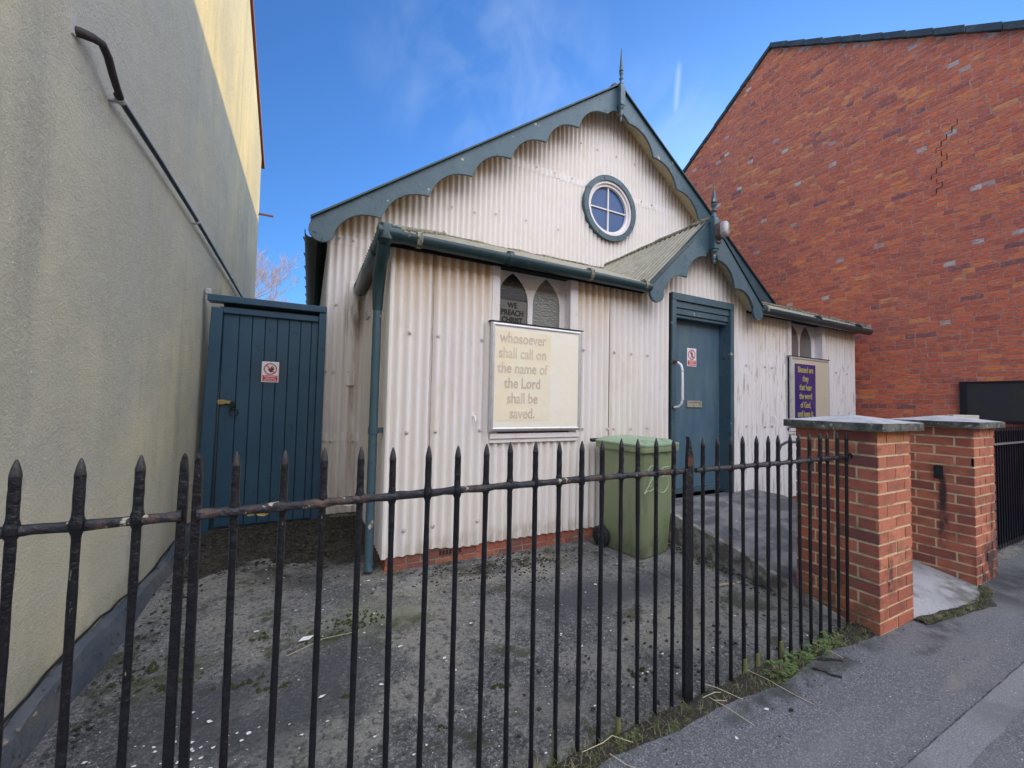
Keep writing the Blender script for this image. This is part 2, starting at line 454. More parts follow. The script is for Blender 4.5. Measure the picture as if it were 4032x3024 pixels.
M['yard'] = mat('yard_concrete', (0.125, 0.122, 0.125), 0.85,
                layers=[(0.9, 6, 0.47, 0.57, (0.215, 0.205, 0.18), 0.80),
                        (1.9, 7, 0.50, 0.57, (0.050, 0.052, 0.062), 0.80),
                        (55, 4, 0.53, 0.64, (0.30, 0.29, 0.27), 0.60),
                        (150, 3, 0.54, 0.66, (0.38, 0.37, 0.35), 0.55),
                        (42, 5, 0.54, 0.64, (0.026, 0.026, 0.026), 0.75),
                        (14, 6, 0.57, 0.63, (0.038, 0.038, 0.036), 0.70),
                        (3.6, 7, 0.585, 0.64, (0.042, 0.046, 0.022), 0.80),
                        (190, 2, 0.685, 0.72, (0.75, 0.75, 0.72), 0.7)],
                spots=[((1.5, 2.85, 0), (0.9, 0.30, 1), (0.27, 0.255, 0.21), 0.75, (3, 3, 3)),
                       ((0.70, 2.93, 0), (0.40, 0.16, 1), (0.32, 0.32, 0.30), 0.85, (5, 5, 5)),
                       ((0.55, 2.6, 0), (0.6, 0.35, 1), (0.20, 0.20, 0.15), 0.75, (4, 4, 4)),
                       ((2.0, 1.75, 0), (0.55, 0.25, 1), (0.26, 0.245, 0.20), 0.85, (2, 2, 2)),
                       ((2.9, 2.2, 0), (0.35, 0.8, 1), (0.25, 0.24, 0.22), 0.7, (3, 3, 3)),
                       ((1.2, 1.55, 0), (0.5, 0.22, 1), (0.22, 0.205, 0.18), 0.6, (3, 3, 3)),
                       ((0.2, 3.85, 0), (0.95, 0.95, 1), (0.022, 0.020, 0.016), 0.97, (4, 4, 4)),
                       ((1.9, 2.25, 0), (0.8, 0.30, 1), (0.058, 0.060, 0.072), 0.9, (1.3, 1.3, 1.3)),
                       ((0.35, 2.45, 0), (0.55, 0.12, 1), (0.045, 0.055, 0.020), 0.9, (9, 9, 9)),
                       ((1.35, 2.95, 0), (0.8, 0.14, 1), (0.030, 0.032, 0.020), 0.9, (12, 12, 12)),
                       ((-0.60, 2.45, 0), (0.3, 0.25, 1), (0.045, 0.055, 0.022), 0.9, (8, 8, 8)),
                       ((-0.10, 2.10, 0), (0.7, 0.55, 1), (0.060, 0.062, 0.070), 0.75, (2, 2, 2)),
                       ((3.05, 2.1, 0), (0.16, 0.9, 1), (0.028, 0.025, 0.018), 0.95, (9, 9, 9))],
                bumps=[(14, 5, 0.5, 0.03), (60, 5, 1.0, 0.014)])
M['yardlight'] = mat('pale_screed', (0.27, 0.265, 0.25), 0.85,
                     layers=[(4, 5, 0.45, 0.62, (0.13, 0.13, 0.12), 0.7), (60, 4, 0.55, 0.7, (0.08, 0.08, 0.07), 0.5)],
                     bumps=[(70, 4, 0.5, 0.006)])
M['ramp'] = mat('ramp_concrete', (0.17, 0.17, 0.178), 0.85,
                layers=[((2.0, 4.5, 2), 6, 0.44, 0.56, (0.065, 0.068, 0.078), 0.9),
                        ((3, 3, 3), 5, 0.56, 0.70, (0.29, 0.285, 0.275), 0.7),
                        (60, 4, 0.58, 0.7, (0.32, 0.31, 0.30), 0.5)],
                bumps=[((6, 26, 6), 4, 0.35, 0.01), (100, 3, 0.4, 0.004)])
M['rampedge'] = mat('ramp_edge_concrete', (0.32, 0.31, 0.29), 0.9,
                    layers=[(9, 5, 0.40, 0.56, (0.085, 0.078, 0.058), 0.9)], bumps=[(40, 5, 0.7, 0.01)])
M['path'] = mat('path_concrete', (0.36, 0.355, 0.36), 0.85,
                layers=[(2.5, 5, 0.45, 0.65, (0.17, 0.17, 0.17), 0.8), (90, 3, 0.55, 0.7, (0.12, 0.12, 0.12), 0.5), (8, 6, 0.56, 0.64, (0.12, 0.115, 0.10), 0.6)],
                spots=[((4.3, 1.15, 0), (0.4, 0.16, 1), (0.09, 0.085, 0.07), 0.85, (9, 9, 9)), ((3.9, 1.58, 0), (0.7, 0.12, 1), (0.14, 0.135, 0.12), 0.7, (9, 9, 9))],
                bumps=[((20, 70, 20), 4, 0.5, 0.005)])
M['kerb'] = mat('kerb_stone', (0.22, 0.215, 0.205), 0.9, layers=[(8, 5, 0.45, 0.6, (0.13, 0.13, 0.12), 0.8)], bumps=[(60, 4, 0.5, 0.005)])
M['groundm'] = mat('rough_ground', (0.10, 0.10, 0.07), 0.95, layers=[(0.5, 5, 0.4, 0.6, (0.06, 0.09, 0.03), 0.8)])
M['soil'] = mat('black_litter', (0.028, 0.024, 0.019), 0.95, layers=[(40, 4, 0.5, 0.62, (0.095, 0.080, 0.055), 0.85), (7, 4, 0.5, 0.62, (0.06, 0.058, 0.052), 0.7)], bumps=[(50, 5, 1.0, 0.02)])
M['moss'] = mat('moss', (0.048, 0.062, 0.016), 0.95, layers=[(50, 4, 0.45, 0.62, (0.025, 0.028, 0.012), 0.85)], bumps=[(150, 3, 1.0, 0.01)])
M['mossy_earth'] = mat('mossy_earth', (0.028, 0.024, 0.019), 0.95,
                       layers=[(16, 5, 0.54, 0.64, (0.060, 0.078, 0.022), 0.75), (70, 4, 0.55, 0.65, (0.12, 0.11, 0.08), 0.7)],
                       bumps=[(60, 5, 1.0, 0.015)])
M['leaf'] = mat('weed_leaf', (0.085, 0.145, 0.032), 0.6, layers=[(20, 3, 0.45, 0.65, (0.12, 0.16, 0.045), 0.7), (35, 3, 0.58, 0.66, (0.20, 0.15, 0.07), 0.7)])
M['grass'] = mat('grass_blade', (0.085, 0.10, 0.030), 0.6, layers=[(14, 3, 0.45, 0.60, (0.24, 0.21, 0.11), 0.85)])
M['straw'] = mat('dry_straw', (0.46, 0.40, 0.27), 0.7)
M['flake'] = mat('white_flake', (0.72, 0.72, 0.70), 0.6)
M['bark'] = mat('winter_twigs', (0.40, 0.30, 0.28), 0.9)
M['bin'] = mat('green_plastic_bin', (0.21, 0.255, 0.135), 0.42,
               layers=[((3, 3, 1.5), 4, 0.45, 0.68, (0.24, 0.27, 0.165), 0.7),
                       ((7, 7, 1.3), 6, 0.55, 0.68, (0.12, 0.14, 0.075), 0.6), ((26, 26, 9), 6, 0.62, 0.68, (0.30, 0.32, 0.24), 0.5), (70, 3, 0.68, 0.74, (0.4, 0.42, 0.35), 0.35)],
               spots=[((2.7, 2.7, 0.0), (0.6, 0.6, 0.22), (0.09, 0.10, 0.06), 0.8, (9, 9, 6)), ((2.62, 2.50, 0.70), (0.3, 0.1, 0.3), (0.13, 0.15, 0.08), 0.6, (14, 14, 6))],
               bumps=[(200, 2, 0.1, 0.001), (4, 3, 0.25, 0.01)])
M['binlid'] = mat('green_plastic_lid', (0.25, 0.35, 0.23), 0.38, layers=[(6, 4, 0.5, 0.7, (0.22, 0.29, 0.19), 0.6)])
M['chalk'] = mat('faint_chalk', (0.40, 0.47, 0.35), 0.7)
M['rubber'] = mat('black_rubber', (0.018, 0.019, 0.022), 0.55)
M['alu'] = mat('worn_aluminium', (0.62, 0.61, 0.62), 0.38, metal=0.55, layers=[(8, 4, 0.5, 0.7, (0.42, 0.40, 0.40), 0.6)], bumps=[((3, 3, 60), 3, 0.1, 0.002)])
M['paperpale'] = mat('pale_backing', (0.84, 0.79, 0.69), 0.28, coat=0.7,
                     layers=[(2.4, 3, 0.45, 0.65, (0.84, 0.76, 0.60), 0.5), (45, 3, 0.72, 0.75, (0.45, 0.42, 0.34), 0.5)], bumps=[(5, 2, 0.3, 0.02)])
M['paper'] = mat('faded_paper', (0.84, 0.755, 0.60), 0.30,
                 layers=[(2.1, 3, 0.42, 0.64, (0.84, 0.69, 0.45), 0.6), (3.2, 3, 0.52, 0.70, (0.78, 0.79, 0.60), 0.6),
                         (45, 3, 0.72, 0.75, (0.35, 0.32, 0.25), 0.5)], bumps=[(5, 2, 0.35, 0.02)], coat=0.6)
M['fadetext'] = mat('faded_lettering', (0.58, 0.47, 0.40), 0.35, coat=0.6, layers=[(4, 3, 0.45, 0.65, (0.74, 0.64, 0.50), 0.7)])
M['paper2'] = mat('cream_backing', (0.58, 0.52, 0.40), 0.35, coat=0.5, layers=[(50, 3, 0.70, 0.73, (0.3, 0.27, 0.22), 0.6)])
M['poster'] = mat('violet_blue_poster', (0.040, 0.026, 0.17), 0.3, coat=0.5, layers=[(5, 3, 0.5, 0.7, (0.075, 0.06, 0.22), 0.6)])
M['gold'] = mat('yellow_lettering', (0.50, 0.43, 0.11), 0.4)
M['glassdark'] = mat('obscured_glass', (0.016, 0.018, 0.022), 0.22, spec=0.8, bumps=[((45, 45, 45), 2, 0.22, 0.006)])
M['glasspale'] = mat('rippled_glass', (0.16, 0.16, 0.145), 0.25, spec=0.8, bumps=[((30, 30, 60), 2, 0.5, 0.010)])
M['glassblue'] = mat('round_window_glass', (0.030, 0.085, 0.22), 0.30, spec=0.30,
                     layers=[((4, 4, 2), 4, 0.48, 0.70, (0.04, 0.09, 0.24), 0.8), ((30, 30, 2), 3, 0.6, 0.75, (0.09, 0.15, 0.28), 0.5)])
M['blackletter'] = mat('black_lettering', (0.010, 0.009, 0.009), 0.4)
M['backing'] = mat('brown_film', (0.13, 0.118, 0.105), 0.35, spec=0.6, bumps=[((90, 90, 3), 2, 0.4, 0.004)])
M['signwhite'] = mat('sign_white', (0.74, 0.72, 0.75), 0.35)
M['signred'] = mat('sign_red', (0.52, 0.045, 0.055), 0.4)
M['signblack'] = mat('sign_black', (0.025, 0.022, 0.024), 0.4)
M['brass'] = mat('aged_brass', (0.46, 0.36, 0.17), 0.35, metal=0.7)
M['nickel'] = mat('dull_nickel', (0.48, 0.46, 0.38), 0.38, metal=0.5, layers=[(20, 4, 0.5, 0.7, (0.3, 0.28, 0.2), 0.6)])
M['blackiron'] = mat('black_latch', (0.012, 0.012, 0.014), 0.4)
M['whitebar'] = mat('white_pull_bar', (0.78, 0.77, 0.80), 0.4, layers=[(30, 5, 0.62, 0.68, (0.18, 0.07, 0.03), 0.9)])
M['rust'] = mat('rust', (0.09, 0.035, 0.02), 0.85, bumps=[(50, 4, 0.6, 0.01)])
M['lampglass'] = mat('bulkhead_lens', (0.36, 0.37, 0.40), 0.25, spec=0.8, layers=[(14, 4, 0.45, 0.62, (0.24, 0.19, 0.13), 0.8)])
M['lampbase'] = mat('bulkhead_base', (0.15, 0.10, 0.085), 0.6, layers=[(20, 4, 0.5, 0.6, (0.06, 0.03, 0.02), 0.8)])
M['galv'] = mat('grey_tube', (0.20, 0.22, 0.24), 0.45, metal=0.2)
M['slate'] = mat('verge_slate', (0.050, 0.068, 0.078), 0.6, layers=[(7, 4, 0.5, 0.7, (0.11, 0.135, 0.14), 0.7)], bumps=[(20, 4, 0.5, 0.01)])
M['slateedge'] = mat('verge_mortar_edge', (0.22, 0.24, 0.23), 0.9, layers=[(7, 4, 0.5, 0.7, (0.12, 0.13, 0.12), 0.7)])
M['meshpanel'] = mat('dark_panel', (0.045, 0.043, 0.034), 0.65, layers=[(2, 4, 0.45, 0.65, (0.036, 0.034, 0.046), 0.8)], bumps=[(120, 2, 0.3, 0.003)])
M['blackframe'] = mat('black_frame', (0.010, 0.010, 0.016), 0.5)
M['blackgate'] = mat('black_slat_gate', (0.009, 0.010, 0.016), 0.35, layers=[((60, 60, 2), 4, 0.58, 0.70, (0.06, 0.055, 0.055), 0.5)])
M['mustard'] = mat('mustard_old_paint', (0.42, 0.31, 0.10), 0.8, layers=[(90, 4, 0.5, 0.6, (0.12, 0.09, 0.04), 0.8)])
M['palebrick'] = mat('pale_brick_offcut', (0.55, 0.49, 0.40), 0.9)
M['conduit'] = mat('black_conduit', (0.016, 0.016, 0.020), 0.35)
M['oldpipe'] = mat('rust_brown_pipe', (0.030, 0.022, 0.022), 0.6, layers=[(20, 4, 0.5, 0.65, (0.025, 0.02, 0.02), 0.8)], bumps=[(30, 4, 0.6, 0.01)])
M['clip'] = mat('grey_clip', (0.42, 0.42, 0.42), 0.6)
M['facade'] = mat('cream_render_front', (0.70, 0.60, 0.42), 0.9, layers=[(3, 4, 0.4, 0.6, (0.46, 0.30, 0.17), 0.7)])
M['windowdark'] = mat('far_window', (0.03, 0.035, 0.04), 0.1, spec=0.8)
M['clay'] = mat('clay_roof', (0.18, 0.10, 0.07), 0.9)


# ------------------------------------------------------------------ mesh helpers
class G:
    def __init__(s):
        s.v = []
        s.f = []
        s.att = {}

    def add(s, vs_, fs, **att):
        o = len(s.v)
        s.v += [tuple(a) for a in vs_]
        s.f += [tuple(o + i for i in f) for f in fs]
        for k, val in att.items():
            a = s.att.setdefault(k, {})
            for i in range(len(vs_)):
                a[o + i] = val[i] if isinstance(val, (list, tuple)) else val
        return s

    def box(s, x0, x1, y0, y1, z0, z1, **att):
        return s.add([(x0, y0, z0), (x1, y0, z0), (x1, y1, z0), (x0, y1, z0), (x0, y0, z1), (x1, y0, z1), (x1, y1, z1), (x0, y1, z1)],
                     [(0, 3, 2, 1), (4, 5, 6, 7), (0, 1, 5, 4), (1, 2, 6, 5), (2, 3, 7, 6), (3, 0, 4, 7)], **att)

    def hexa(s, P):
        return s.add(P, [(0, 3, 2, 1), (4, 5, 6, 7), (0, 1, 5, 4), (1, 2, 6, 5), (2, 3, 7, 6), (3, 0, 4, 7)])

    def bar(s, a, b, wx, wy, upv=(0, 0, 1)):
        a = Vector(a)
        b = Vector(b)
        d = (b - a).normalized()
        u = d.cross(Vector(upv)).normalized()
        v = u.cross(d).normalized()
        P = []
        for q in (a, b):
            for (i, j) in ((-1, -1), (1, -1), (1, 1), (-1, 1)):
                P.append(q + u * (i * wx / 2) + v * (j * wy / 2))
        return s.add(P, [(0, 3, 2, 1), (4, 5, 6, 7), (0, 1, 5, 4), (1, 2, 6, 5), (2, 3, 7, 6), (3, 0, 4, 7)])

    def tube(s, pts, r, n=10, jit=0.0, caps=True):
        pts = [Vector(p_) for p_ in pts]
        rs = r if isinstance(r, (list, tuple)) else [r] * len(pts)
        vs_ = []
        ref = None
        for i, p_ in enumerate(pts):
            d = (pts[min(i + 1, len(pts) - 1)] - pts[max(i - 1, 0)]).normalized()
            if ref is None:
                ref = Vector((0, 0, 1)) if abs(d.z) < 0.9 else Vector((1, 0, 0))
            u = d.cross(ref).normalized()
            v = u.cross(d).normalized()
            ref = v
            for k in range(n):
                a = 2 * PI * k / n
                rr = rs[i] * (1 + random.uniform(-jit, jit))
                vs_.append(p_ + u * math.cos(a) * rr + v * math.sin(a) * rr)
        fs = []
        for i in range(len(pts) - 1):
            for k in range(n):
                k2 = (k + 1) % n
                fs.append((i * n + k, i * n + k2, (i + 1) * n + k2, (i + 1) * n + k))
        if caps:
            fs.append(tuple(range(n))[::-1])
            fs.append(tuple((len(pts) - 1) * n + k for k in range(n)))
        return s.add(vs_, fs)

    def lathe(s, cx, cy, prof, n=14, sq=False):
        vs_ = []
        for (r_, z) in prof:
            for k in range(n):
                a = 2 * PI * (k + (0.5 if sq else 0)) / n
                vs_.append((cx + r_ * math.cos(a), cy + r_ * math.sin(a), z))
        fs = []
        for i in range(len(prof) - 1):
            for k in range(n):
                k2 = (k + 1) % n
                fs.append((i * n + k, i * n + k2, (i + 1) * n + k2, (i + 1) * n + k))
        fs.append(tuple(range(n))[::-1])
        fs.append(tuple((len(prof) - 1) * n + k for k in range(n)))
        return s.add(vs_, fs)

    def plate(s, outer, holes, y0, y1, plane='Y'):
        """flat plate from a 2D outline (x,z) with holes, thickness y0..y1"""
        loops = [outer] + list(holes)
        flat = [p_ for l in loops for p_ in l]
        tris = tessellate_polygon([[Vector((p_[0], p_[1], 0)) for p_ in l] for l in loops])
        n = len(flat)
        if plane == 'Y':
            mk = lambda p_, y: (p_[0], y, p_[1])
        else:
            mk = lambda p_, y: (y, p_[0], p_[1])
        vs_ = [mk(p_, y0) for p_ in flat] + [mk(p_, y1) for p_ in flat]
        fs = [tuple(t_) for t_ in tris] + [tuple(n + i for i in t_)[::-1] for t_ in tris]
        o = 0
        for l in loops:
            m_ = len(l)
            for i in range(m_):
                j = (i + 1) % m_
                fs.append((o + i, o + j, n + o + j, n + o + i))
            o += m_
        return s.add(vs_, fs)

    def build_each(s, name, m, parent=None, **kw):
        par = list(range(len(s.v)))

        def find(a):
            while par[a] != a:
                par[a] = par[par[a]]
                a = par[a]
            return a
        for f in s.f:
            r0 = find(f[0])
            for q in f[1:]:
                par[find(q)] = r0
        gr = {}
        for f in s.f:
            gr.setdefault(find(f[0]), []).append(f)
        out = []
        for fl in gr.values():
            h = G()
            idx = {}
            for f in fl:
                for q in f:
                    if q not in idx:
                        idx[q] = len(h.v)
                        h.v.append(s.v[q])
            h.f = [tuple(idx[q] for q in f) for f in fl]
            for k, a in s.att.items():
                h.att[k] = {idx[q]: a.get(q, 0.0) for q in idx}
            out.append(h.build(name, m, parent, **kw))
        return out

    def build(s, name, m, parent=None, smooth=None, bevel=0.0, local=False, recalc=True):
        me = bpy.data.meshes.new(name)
        off = Vector((0, 0, 0))
        if parent is not None and not local:
            q = parent
            while q is not None:
                off += q.location
                q = q.parent
        me.from_pydata([(x - off.x, y - off.y, z - off.z) for (x, y, z) in s.v], [], s.f)
        for k, a in s.att.items():
            la = me.attributes.new(k, 'FLOAT', 'POINT')
            la.data.foreach_set('value', [a.get(i, 0.0) for i in range(len(s.v))])
        if recalc:
            bm = bmesh.new()
            bm.from_mesh(me)
            bmesh.ops.recalc_face_normals(bm, faces=bm.faces)
            bm.to_mesh(me)
            bm.free()
        me.materials.append(m)
        if smooth:
            for p_ in me.polygons:
                p_.use_smooth = True
            me.set_sharp_from_angle(angle=R(smooth))
        ob = bpy.data.objects.new(name, me)
        col.objects.link(ob)
        if parent is not None:
            ob.parent = parent
        if bevel:
            b = ob.modifiers.new('bevel', 'BEVEL')
            b.width = bevel
            b.segments = 2
            b.limit_method = 'ANGLE'
            b.angle_limit = R(40)
        return ob


def tag(o, label, cat, group=None, kind=None):
    if label:
        o['label'] = label
    if cat:
        o['category'] = cat
    if group:
        o['group'] = group
    if kind:
        o['kind'] = kind
    return o


def thing(name, label, cat, loc=(0, 0, 0), group=None):
    o = bpy.data.objects.new(name, None)
    o.empty_display_size = 0.2
    col.objects.link(o)
    o.location = loc
    return tag(o, label, cat, group)


def struct(o):
    o['kind'] = 'structure'
    return o


def text(name, body, size, x, y, z, m, parent, sx=1.0, align='CENTER', spacing=1.0, rotz=0.0, thick=0.0006, bold=0.0, cspace=1.0):
    cu = bpy.data.curves.new('t', 'FONT')
    cu.body = body
    cu.size = size
    cu.align_x = align
    cu.align_y = 'TOP'
    cu.space_line = spacing
    cu.space_character = cspace
    cu.extrude = thick
    cu.offset = bold
    cu.resolution_u = 4
    ob = bpy.data.objects.new('t', cu)
    col.objects.link(ob)
    bpy.context.view_layer.update()
    dg = bpy.context.evaluated_depsgraph_get()
    me = bpy.data.meshes.new_from_object(ob.evaluated_get(dg))
    bpy.data.objects.remove(ob)
    me.transform(Matrix.Scale(sx, 4, (1, 0, 0)))
    me.transform(Matrix.Rotation(R(90), 4, 'X'))
    me.transform(Matrix.Rotation(rotz, 4, 'Z'))
    off = Vector((0, 0, 0))
    q = parent
    while q is not None:
        off += q.location
        q = q.parent
    me.transform(Matrix.Translation(Vector((x, y, z)) - off))
    me.materials.clear()
    me.materials.append(m)
    o = bpy.data.objects.new(name, me)
    col.objects.link(o)
    o.parent = parent
    return o


def corr(g, O, U, V, Nn, u0, u1, v0f, v1f, pitch=0.0762, amp=0.0115, per=10, rows=3, topf=None, ragged=0.0):
    """corrugated sheet: U along the width, V along the flutes, Nn outward; v0f(u) and v1f(u) give its ends"""
    O = Vector(O)
    U = Vector(U)
    V = Vector(V)
    Nn = Vector(Nn)
    n = max(2, int(round((u1 - u0) / pitch * per)))
    vs_ = []
    val = []
    st = []
    for i in range(n + 1):
        u = u0 + (u1 - u0) * i / n
        a, b = v0f(u), v1f(u)
        c = math.cos(2 * PI * u / pitch)
        for j in range(rows + 1):
            v = a + (b - a) * j / rows
            dent = 0.0030 * mn.noise(Vector((u * 1.7 + 3, v * 1.3, O.y + O.x))) + 0.0022 * mn.noise(Vector((u * 6.0, v * 2.6, 7 + O.y)))
            rag = 0.004 * mn.noise(Vector((u * 7, 2, O.y))) if j == 0 else 0.0
            vs_.append(O + U * u + V * (v + rag) + Nn * (amp * c * (1 + 0.16 * mn.noise(Vector((u * 3.1, v * 0.8, 1)))) + dent))
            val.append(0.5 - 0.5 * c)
            st.append((topf(u, v, b) * (0.35 + 0.65 * (0.5 - 0.5 * c))) if topf else 0.0)
    fs = []
    for i in range(n):
        for j in range(rows):
            q = i * (rows + 1) + j
            fs.append((q, q + rows + 1, q + rows + 2, q + 1))
    g.add(vs_, fs, valley=val, stain=st)


def brickface(gb, gm, O, U, Nn, W, z0, z1, course=0.075, mort=0.010, prot=0.004, blen=0.215, clip=None, pat='flemish',
              soot=None, tintf=None, mortar=True, jz=0.0012):
    O = Vector(O)
    U = Vector(U)
    Nn = Vector(Nn)
    hlen = 0.1025
    nrow = int(math.ceil((z1 - z0) / course - 1e-6))
    for r in range(nrow):
        za = z0 + r * course + mort / 2
        zb = min(z0 + (r + 1) * course - mort / 2, z1)
        if zb - za < 0.015:
            continue
        if pat == 'flemish':
            u = -random.choice((0.0, 0.06, 0.12, 0.17))
            k = random.randint(0, 2)
        else:
            u = 0.0 if r % 2 == 0 else 0.0
            k = r % 2
        first = True
        while u < W - 0.01:
            if pat == 'flemish':
                L_ = blen if (k % 3 != 2 and random.random() > 0.18) else hlen
                L_ *= random.uniform(0.96, 1.04)
            else:
                L_ = hlen if (k % 2 == 1 and first) else blen
            k += 1
            first = False
            ua, ub = max(u, 0.0), min(u + L_, W)
            if pat != 'flemish' and W - ub < 0.03:
                ub = W
            u = ub + mort * random.uniform(0.8, 1.25)
            if ub - ua < 0.02:
                continue
            if clip and (za + zb) / 2 > clip((ua + ub) / 2):
                continue
            pr = prot * random.uniform(0.6, 1.3)
            e0 = prot if ua <= 0.0 and pat != 'flemish' else 0
            e1 = prot if ub >= W and pat != 'flemish' else 0
            j = lambda: random.uniform(-jz, jz)
            P = []
            for dn in (-0.01, pr):
                for (uu, zz) in ((ua - e0, za + j()), (ub + e1, za + j()), (ub + e1, zb + j()), (ua - e0, zb + j())):
                    q = O + U * uu + Nn * dn
                    P.append((q.x, q.y, zz))
            t_ = tintf((ua + ub) / 2, (za + zb) / 2) if tintf else random.random()
            if t_ >= 0.965 and ub - ua > 0.13:
                t_ = 0.6
            s_ = [soot((Vector(p_) - O).dot(U), p_[2]) for p_ in P] if soot else 0.0
            gb.add(P, [(4, 5, 6, 7), (0, 1, 5, 4), (1, 2, 6, 5), (2, 3, 7, 6), (3, 0, 4, 7)], tint=t_, soot=s_)
    if mortar:
        pass


# ------------------------------------------------------------------ ground, pavement, road
g = G()
g.add([(-300, -300, -0.15), (300, -300, -0.15), (300, 300, -0.15), (-300, 300, -0.15)], [(0, 1, 2, 3)])
struct(g.build('ground', M['groundm']))
g = G()
g.box(-60, 60, -7.2, -1.0, -0.145, -0.12)
struct(g.build('road', M['asphalt']))
g = G()
g.box(-60, 60, -1.0, -0.88, -0.14, 0.004)
g.box(-60, 60, -7.32, -7.2, -0.14, 0.004)
struct(g.build('kerb', M['kerb'], bevel=0.008))
g = G()
g.box(-60, 60, -0.88, 1.235, -0.14, 0.0)
g.box(-60, 60, -9.3, -7.32, -0.14, 0.0)
struct(g.build('pavement', M['asphalt']))
g = G()
vs_ = []
for i in range(81):
    x = 0.5 + i * 0.06
    vs_ += [(x, 0.600 + 0.006 * mn.noise(Vector((x * 6, 0, 0))), 0.0025), (x, 0.703 + 0.005 * mn.noise(Vector((x * 7, 3, 0))), 0.0025)]
g.add(vs_, [(2 * i, 2 * i + 2, 2 * i + 3, 2 * i + 1) for i in range(80)])
struct(g.build('pavement_patch', M['asphalt_pale'], recalc=False))
g = G()
vs_ = []
for i in range(241):
    x = 0.5 + i * 0.02
    yy = 0.706 + 0.005 * mn.noise(Vector((x * 7, 3, 0))) + 0.003 * mn.noise(Vector((x * 40, 1, 0)))
    ww = max(0.0, 0.0012 + 0.0055 * mn.noise(Vector((x * 16, 8, 0))))
    vs_ += [(x, yy - ww, 0.0032), (x, yy + ww, 0.0032)]
g.add(vs_, [(2 * i, 2 * i + 2, 2 * i + 3, 2 * i + 1) for i in range(240)])
struct(g.build('pavement_crack', M['crackfill'], recalc=False))
g = G()
nx, ny = 120, 76
X0, X1, Y0, Y1 = -0.94, 5.4, 1.235, 5.2
def yz(x, y):
    return 0.010 * mn.noise(Vector((x * 0.9, y * 0.9, 2))) + 0.005 * mn.noise(Vector((x * 5, y * 5, 0))) + 0.003 - 0.004


vv = []
for i in range(nx + 1):
    for j in range(ny + 1):
        x = X0 + (X1 - X0) * i / nx
        y = Y0 + (Y1 - Y0) * j / ny
        vv.append((x, y, yz(x, y)))
g.add(vv, [(i * (ny + 1) + j, (i + 1) * (ny + 1) + j, (i + 1) * (ny + 1) + j + 1, i * (ny + 1) + j + 1) for i in range(nx) for j in range(ny)])
g.box(5.4, 60, 1.235, 60, -0.14, -0.004)
g.box(-60, -0.94, 1.235, 60, -0.14, -0.004)
g.box(-0.94, 5.4, 5.2, 60, -0.14, -0.004)
struct(g.build('yard', M['yard'], smooth=60))
# ramp up to the door and the path between the gate piers
g = G()
top = [(3.0, 1.26, 0.006), (3.0, 1.62, 0.090), (3.12, 2.1, 0.165), (3.16, 2.62, 0.235), (3.17, 2.82, 0.272), (3.17, 3.20, 0.272)]
xr = 5.05
vs_ = []
for (x, y, z) in top:
    n = 16
    for i in range(n + 1):
        vs_.append((x + 0.04 + (xr - x - 0.04) * i / n, y, z + 0.004 * mn.noise(Vector((i * 0.4, y * 3, 0)))))
fs = [(r_ * 17 + i, r_ * 17 + i + 1, (r_ + 1) * 17 + i + 1, (r_ + 1) * 17 + i) for r_ in range(len(top) - 1) for i in range(16)]
g.add(vs_, fs)
g.add([(5.05, 1.26, 0.006), (5.05, 1.62, 0.09), (5.05, 2.1, 0.165), (5.05, 2.62, 0.235), (5.05, 3.2, 0.272), (5.05, 3.2, -0.1), (5.05, 1.26, -0.1)], [(0, 1, 2, 3, 4, 5, 6)])
struct(g.build('ramp', M['ramp'], smooth=40, recalc=False))
g = G()
for (a, b) in zip(top[:-1], top[1:]):
    P = [(a[0] - 0.03, a[1], -0.05), (a[0] + 0.045, a[1], -0.05), (b[0] + 0.045, b[1], -0.05), (b[0] - 0.03, b[1], -0.05),
         (a[0] - 0.012, a[1], a[2] + 0.004), (a[0] + 0.045, a[1], a[2] + 0.004), (b[0] + 0.045, b[1], b[2] + 0.004), (b[0] - 0.012, b[1], b[2] + 0.004)]
    g.hexa(P)
struct(g.build('ramp_kerb', M['rampedge'], bevel=0.006))
g = G()
g.add([(3.435, 1.12, 0.0025), (4.2, 1.05, 0.0025), (4.56, 1.13, 0.004), (4.56, 1.62, 0.094), (3.40, 1.62, 0.094)], [(0, 1, 2, 3, 4)])
struct(g.build('path', M['path'], recalc=False))

# ------------------------------------------------------------------ chapel
CH = thing('chapel', 'cream corrugated iron chapel with scalloped blue-grey bargeboards and a front porch', 'chapel', (4.0, 3.2, 0))
YP, YM = 3.16, 4.815
XL, XR = 0.532, 7.576


def rake(x):
    d = x if x < 4.0 else 8.0 - x
    return 3.178 + 0.731 * d


def topgrad(depth):
    def f(u, v, b):
        return max(0.0, 1 - (b - v) / depth)
    return f


# --- porch walls
ptop = lambda u: 2.52
ST = topgrad(0.42)


def pg(u):
    d = abs(u - 4.0)
    return max(2.52, 3.36 - 0.95 * d)


def panel(x0, x1, z0, z1f, mname='cream', name='porch_wall', rows=8, amp=0.0115):
    gg = G()
    corr(gg, (0, YP, 0), (1, 0, 0), (0, 0, 1), (0, -1, 0), x0, x1, lambda u: z0, z1f, rows=rows, topf=(ST if z1f(x0) > 2 else None), amp=amp)
    return gg.build(name, M[mname], CH, smooth=60, recalc=False)


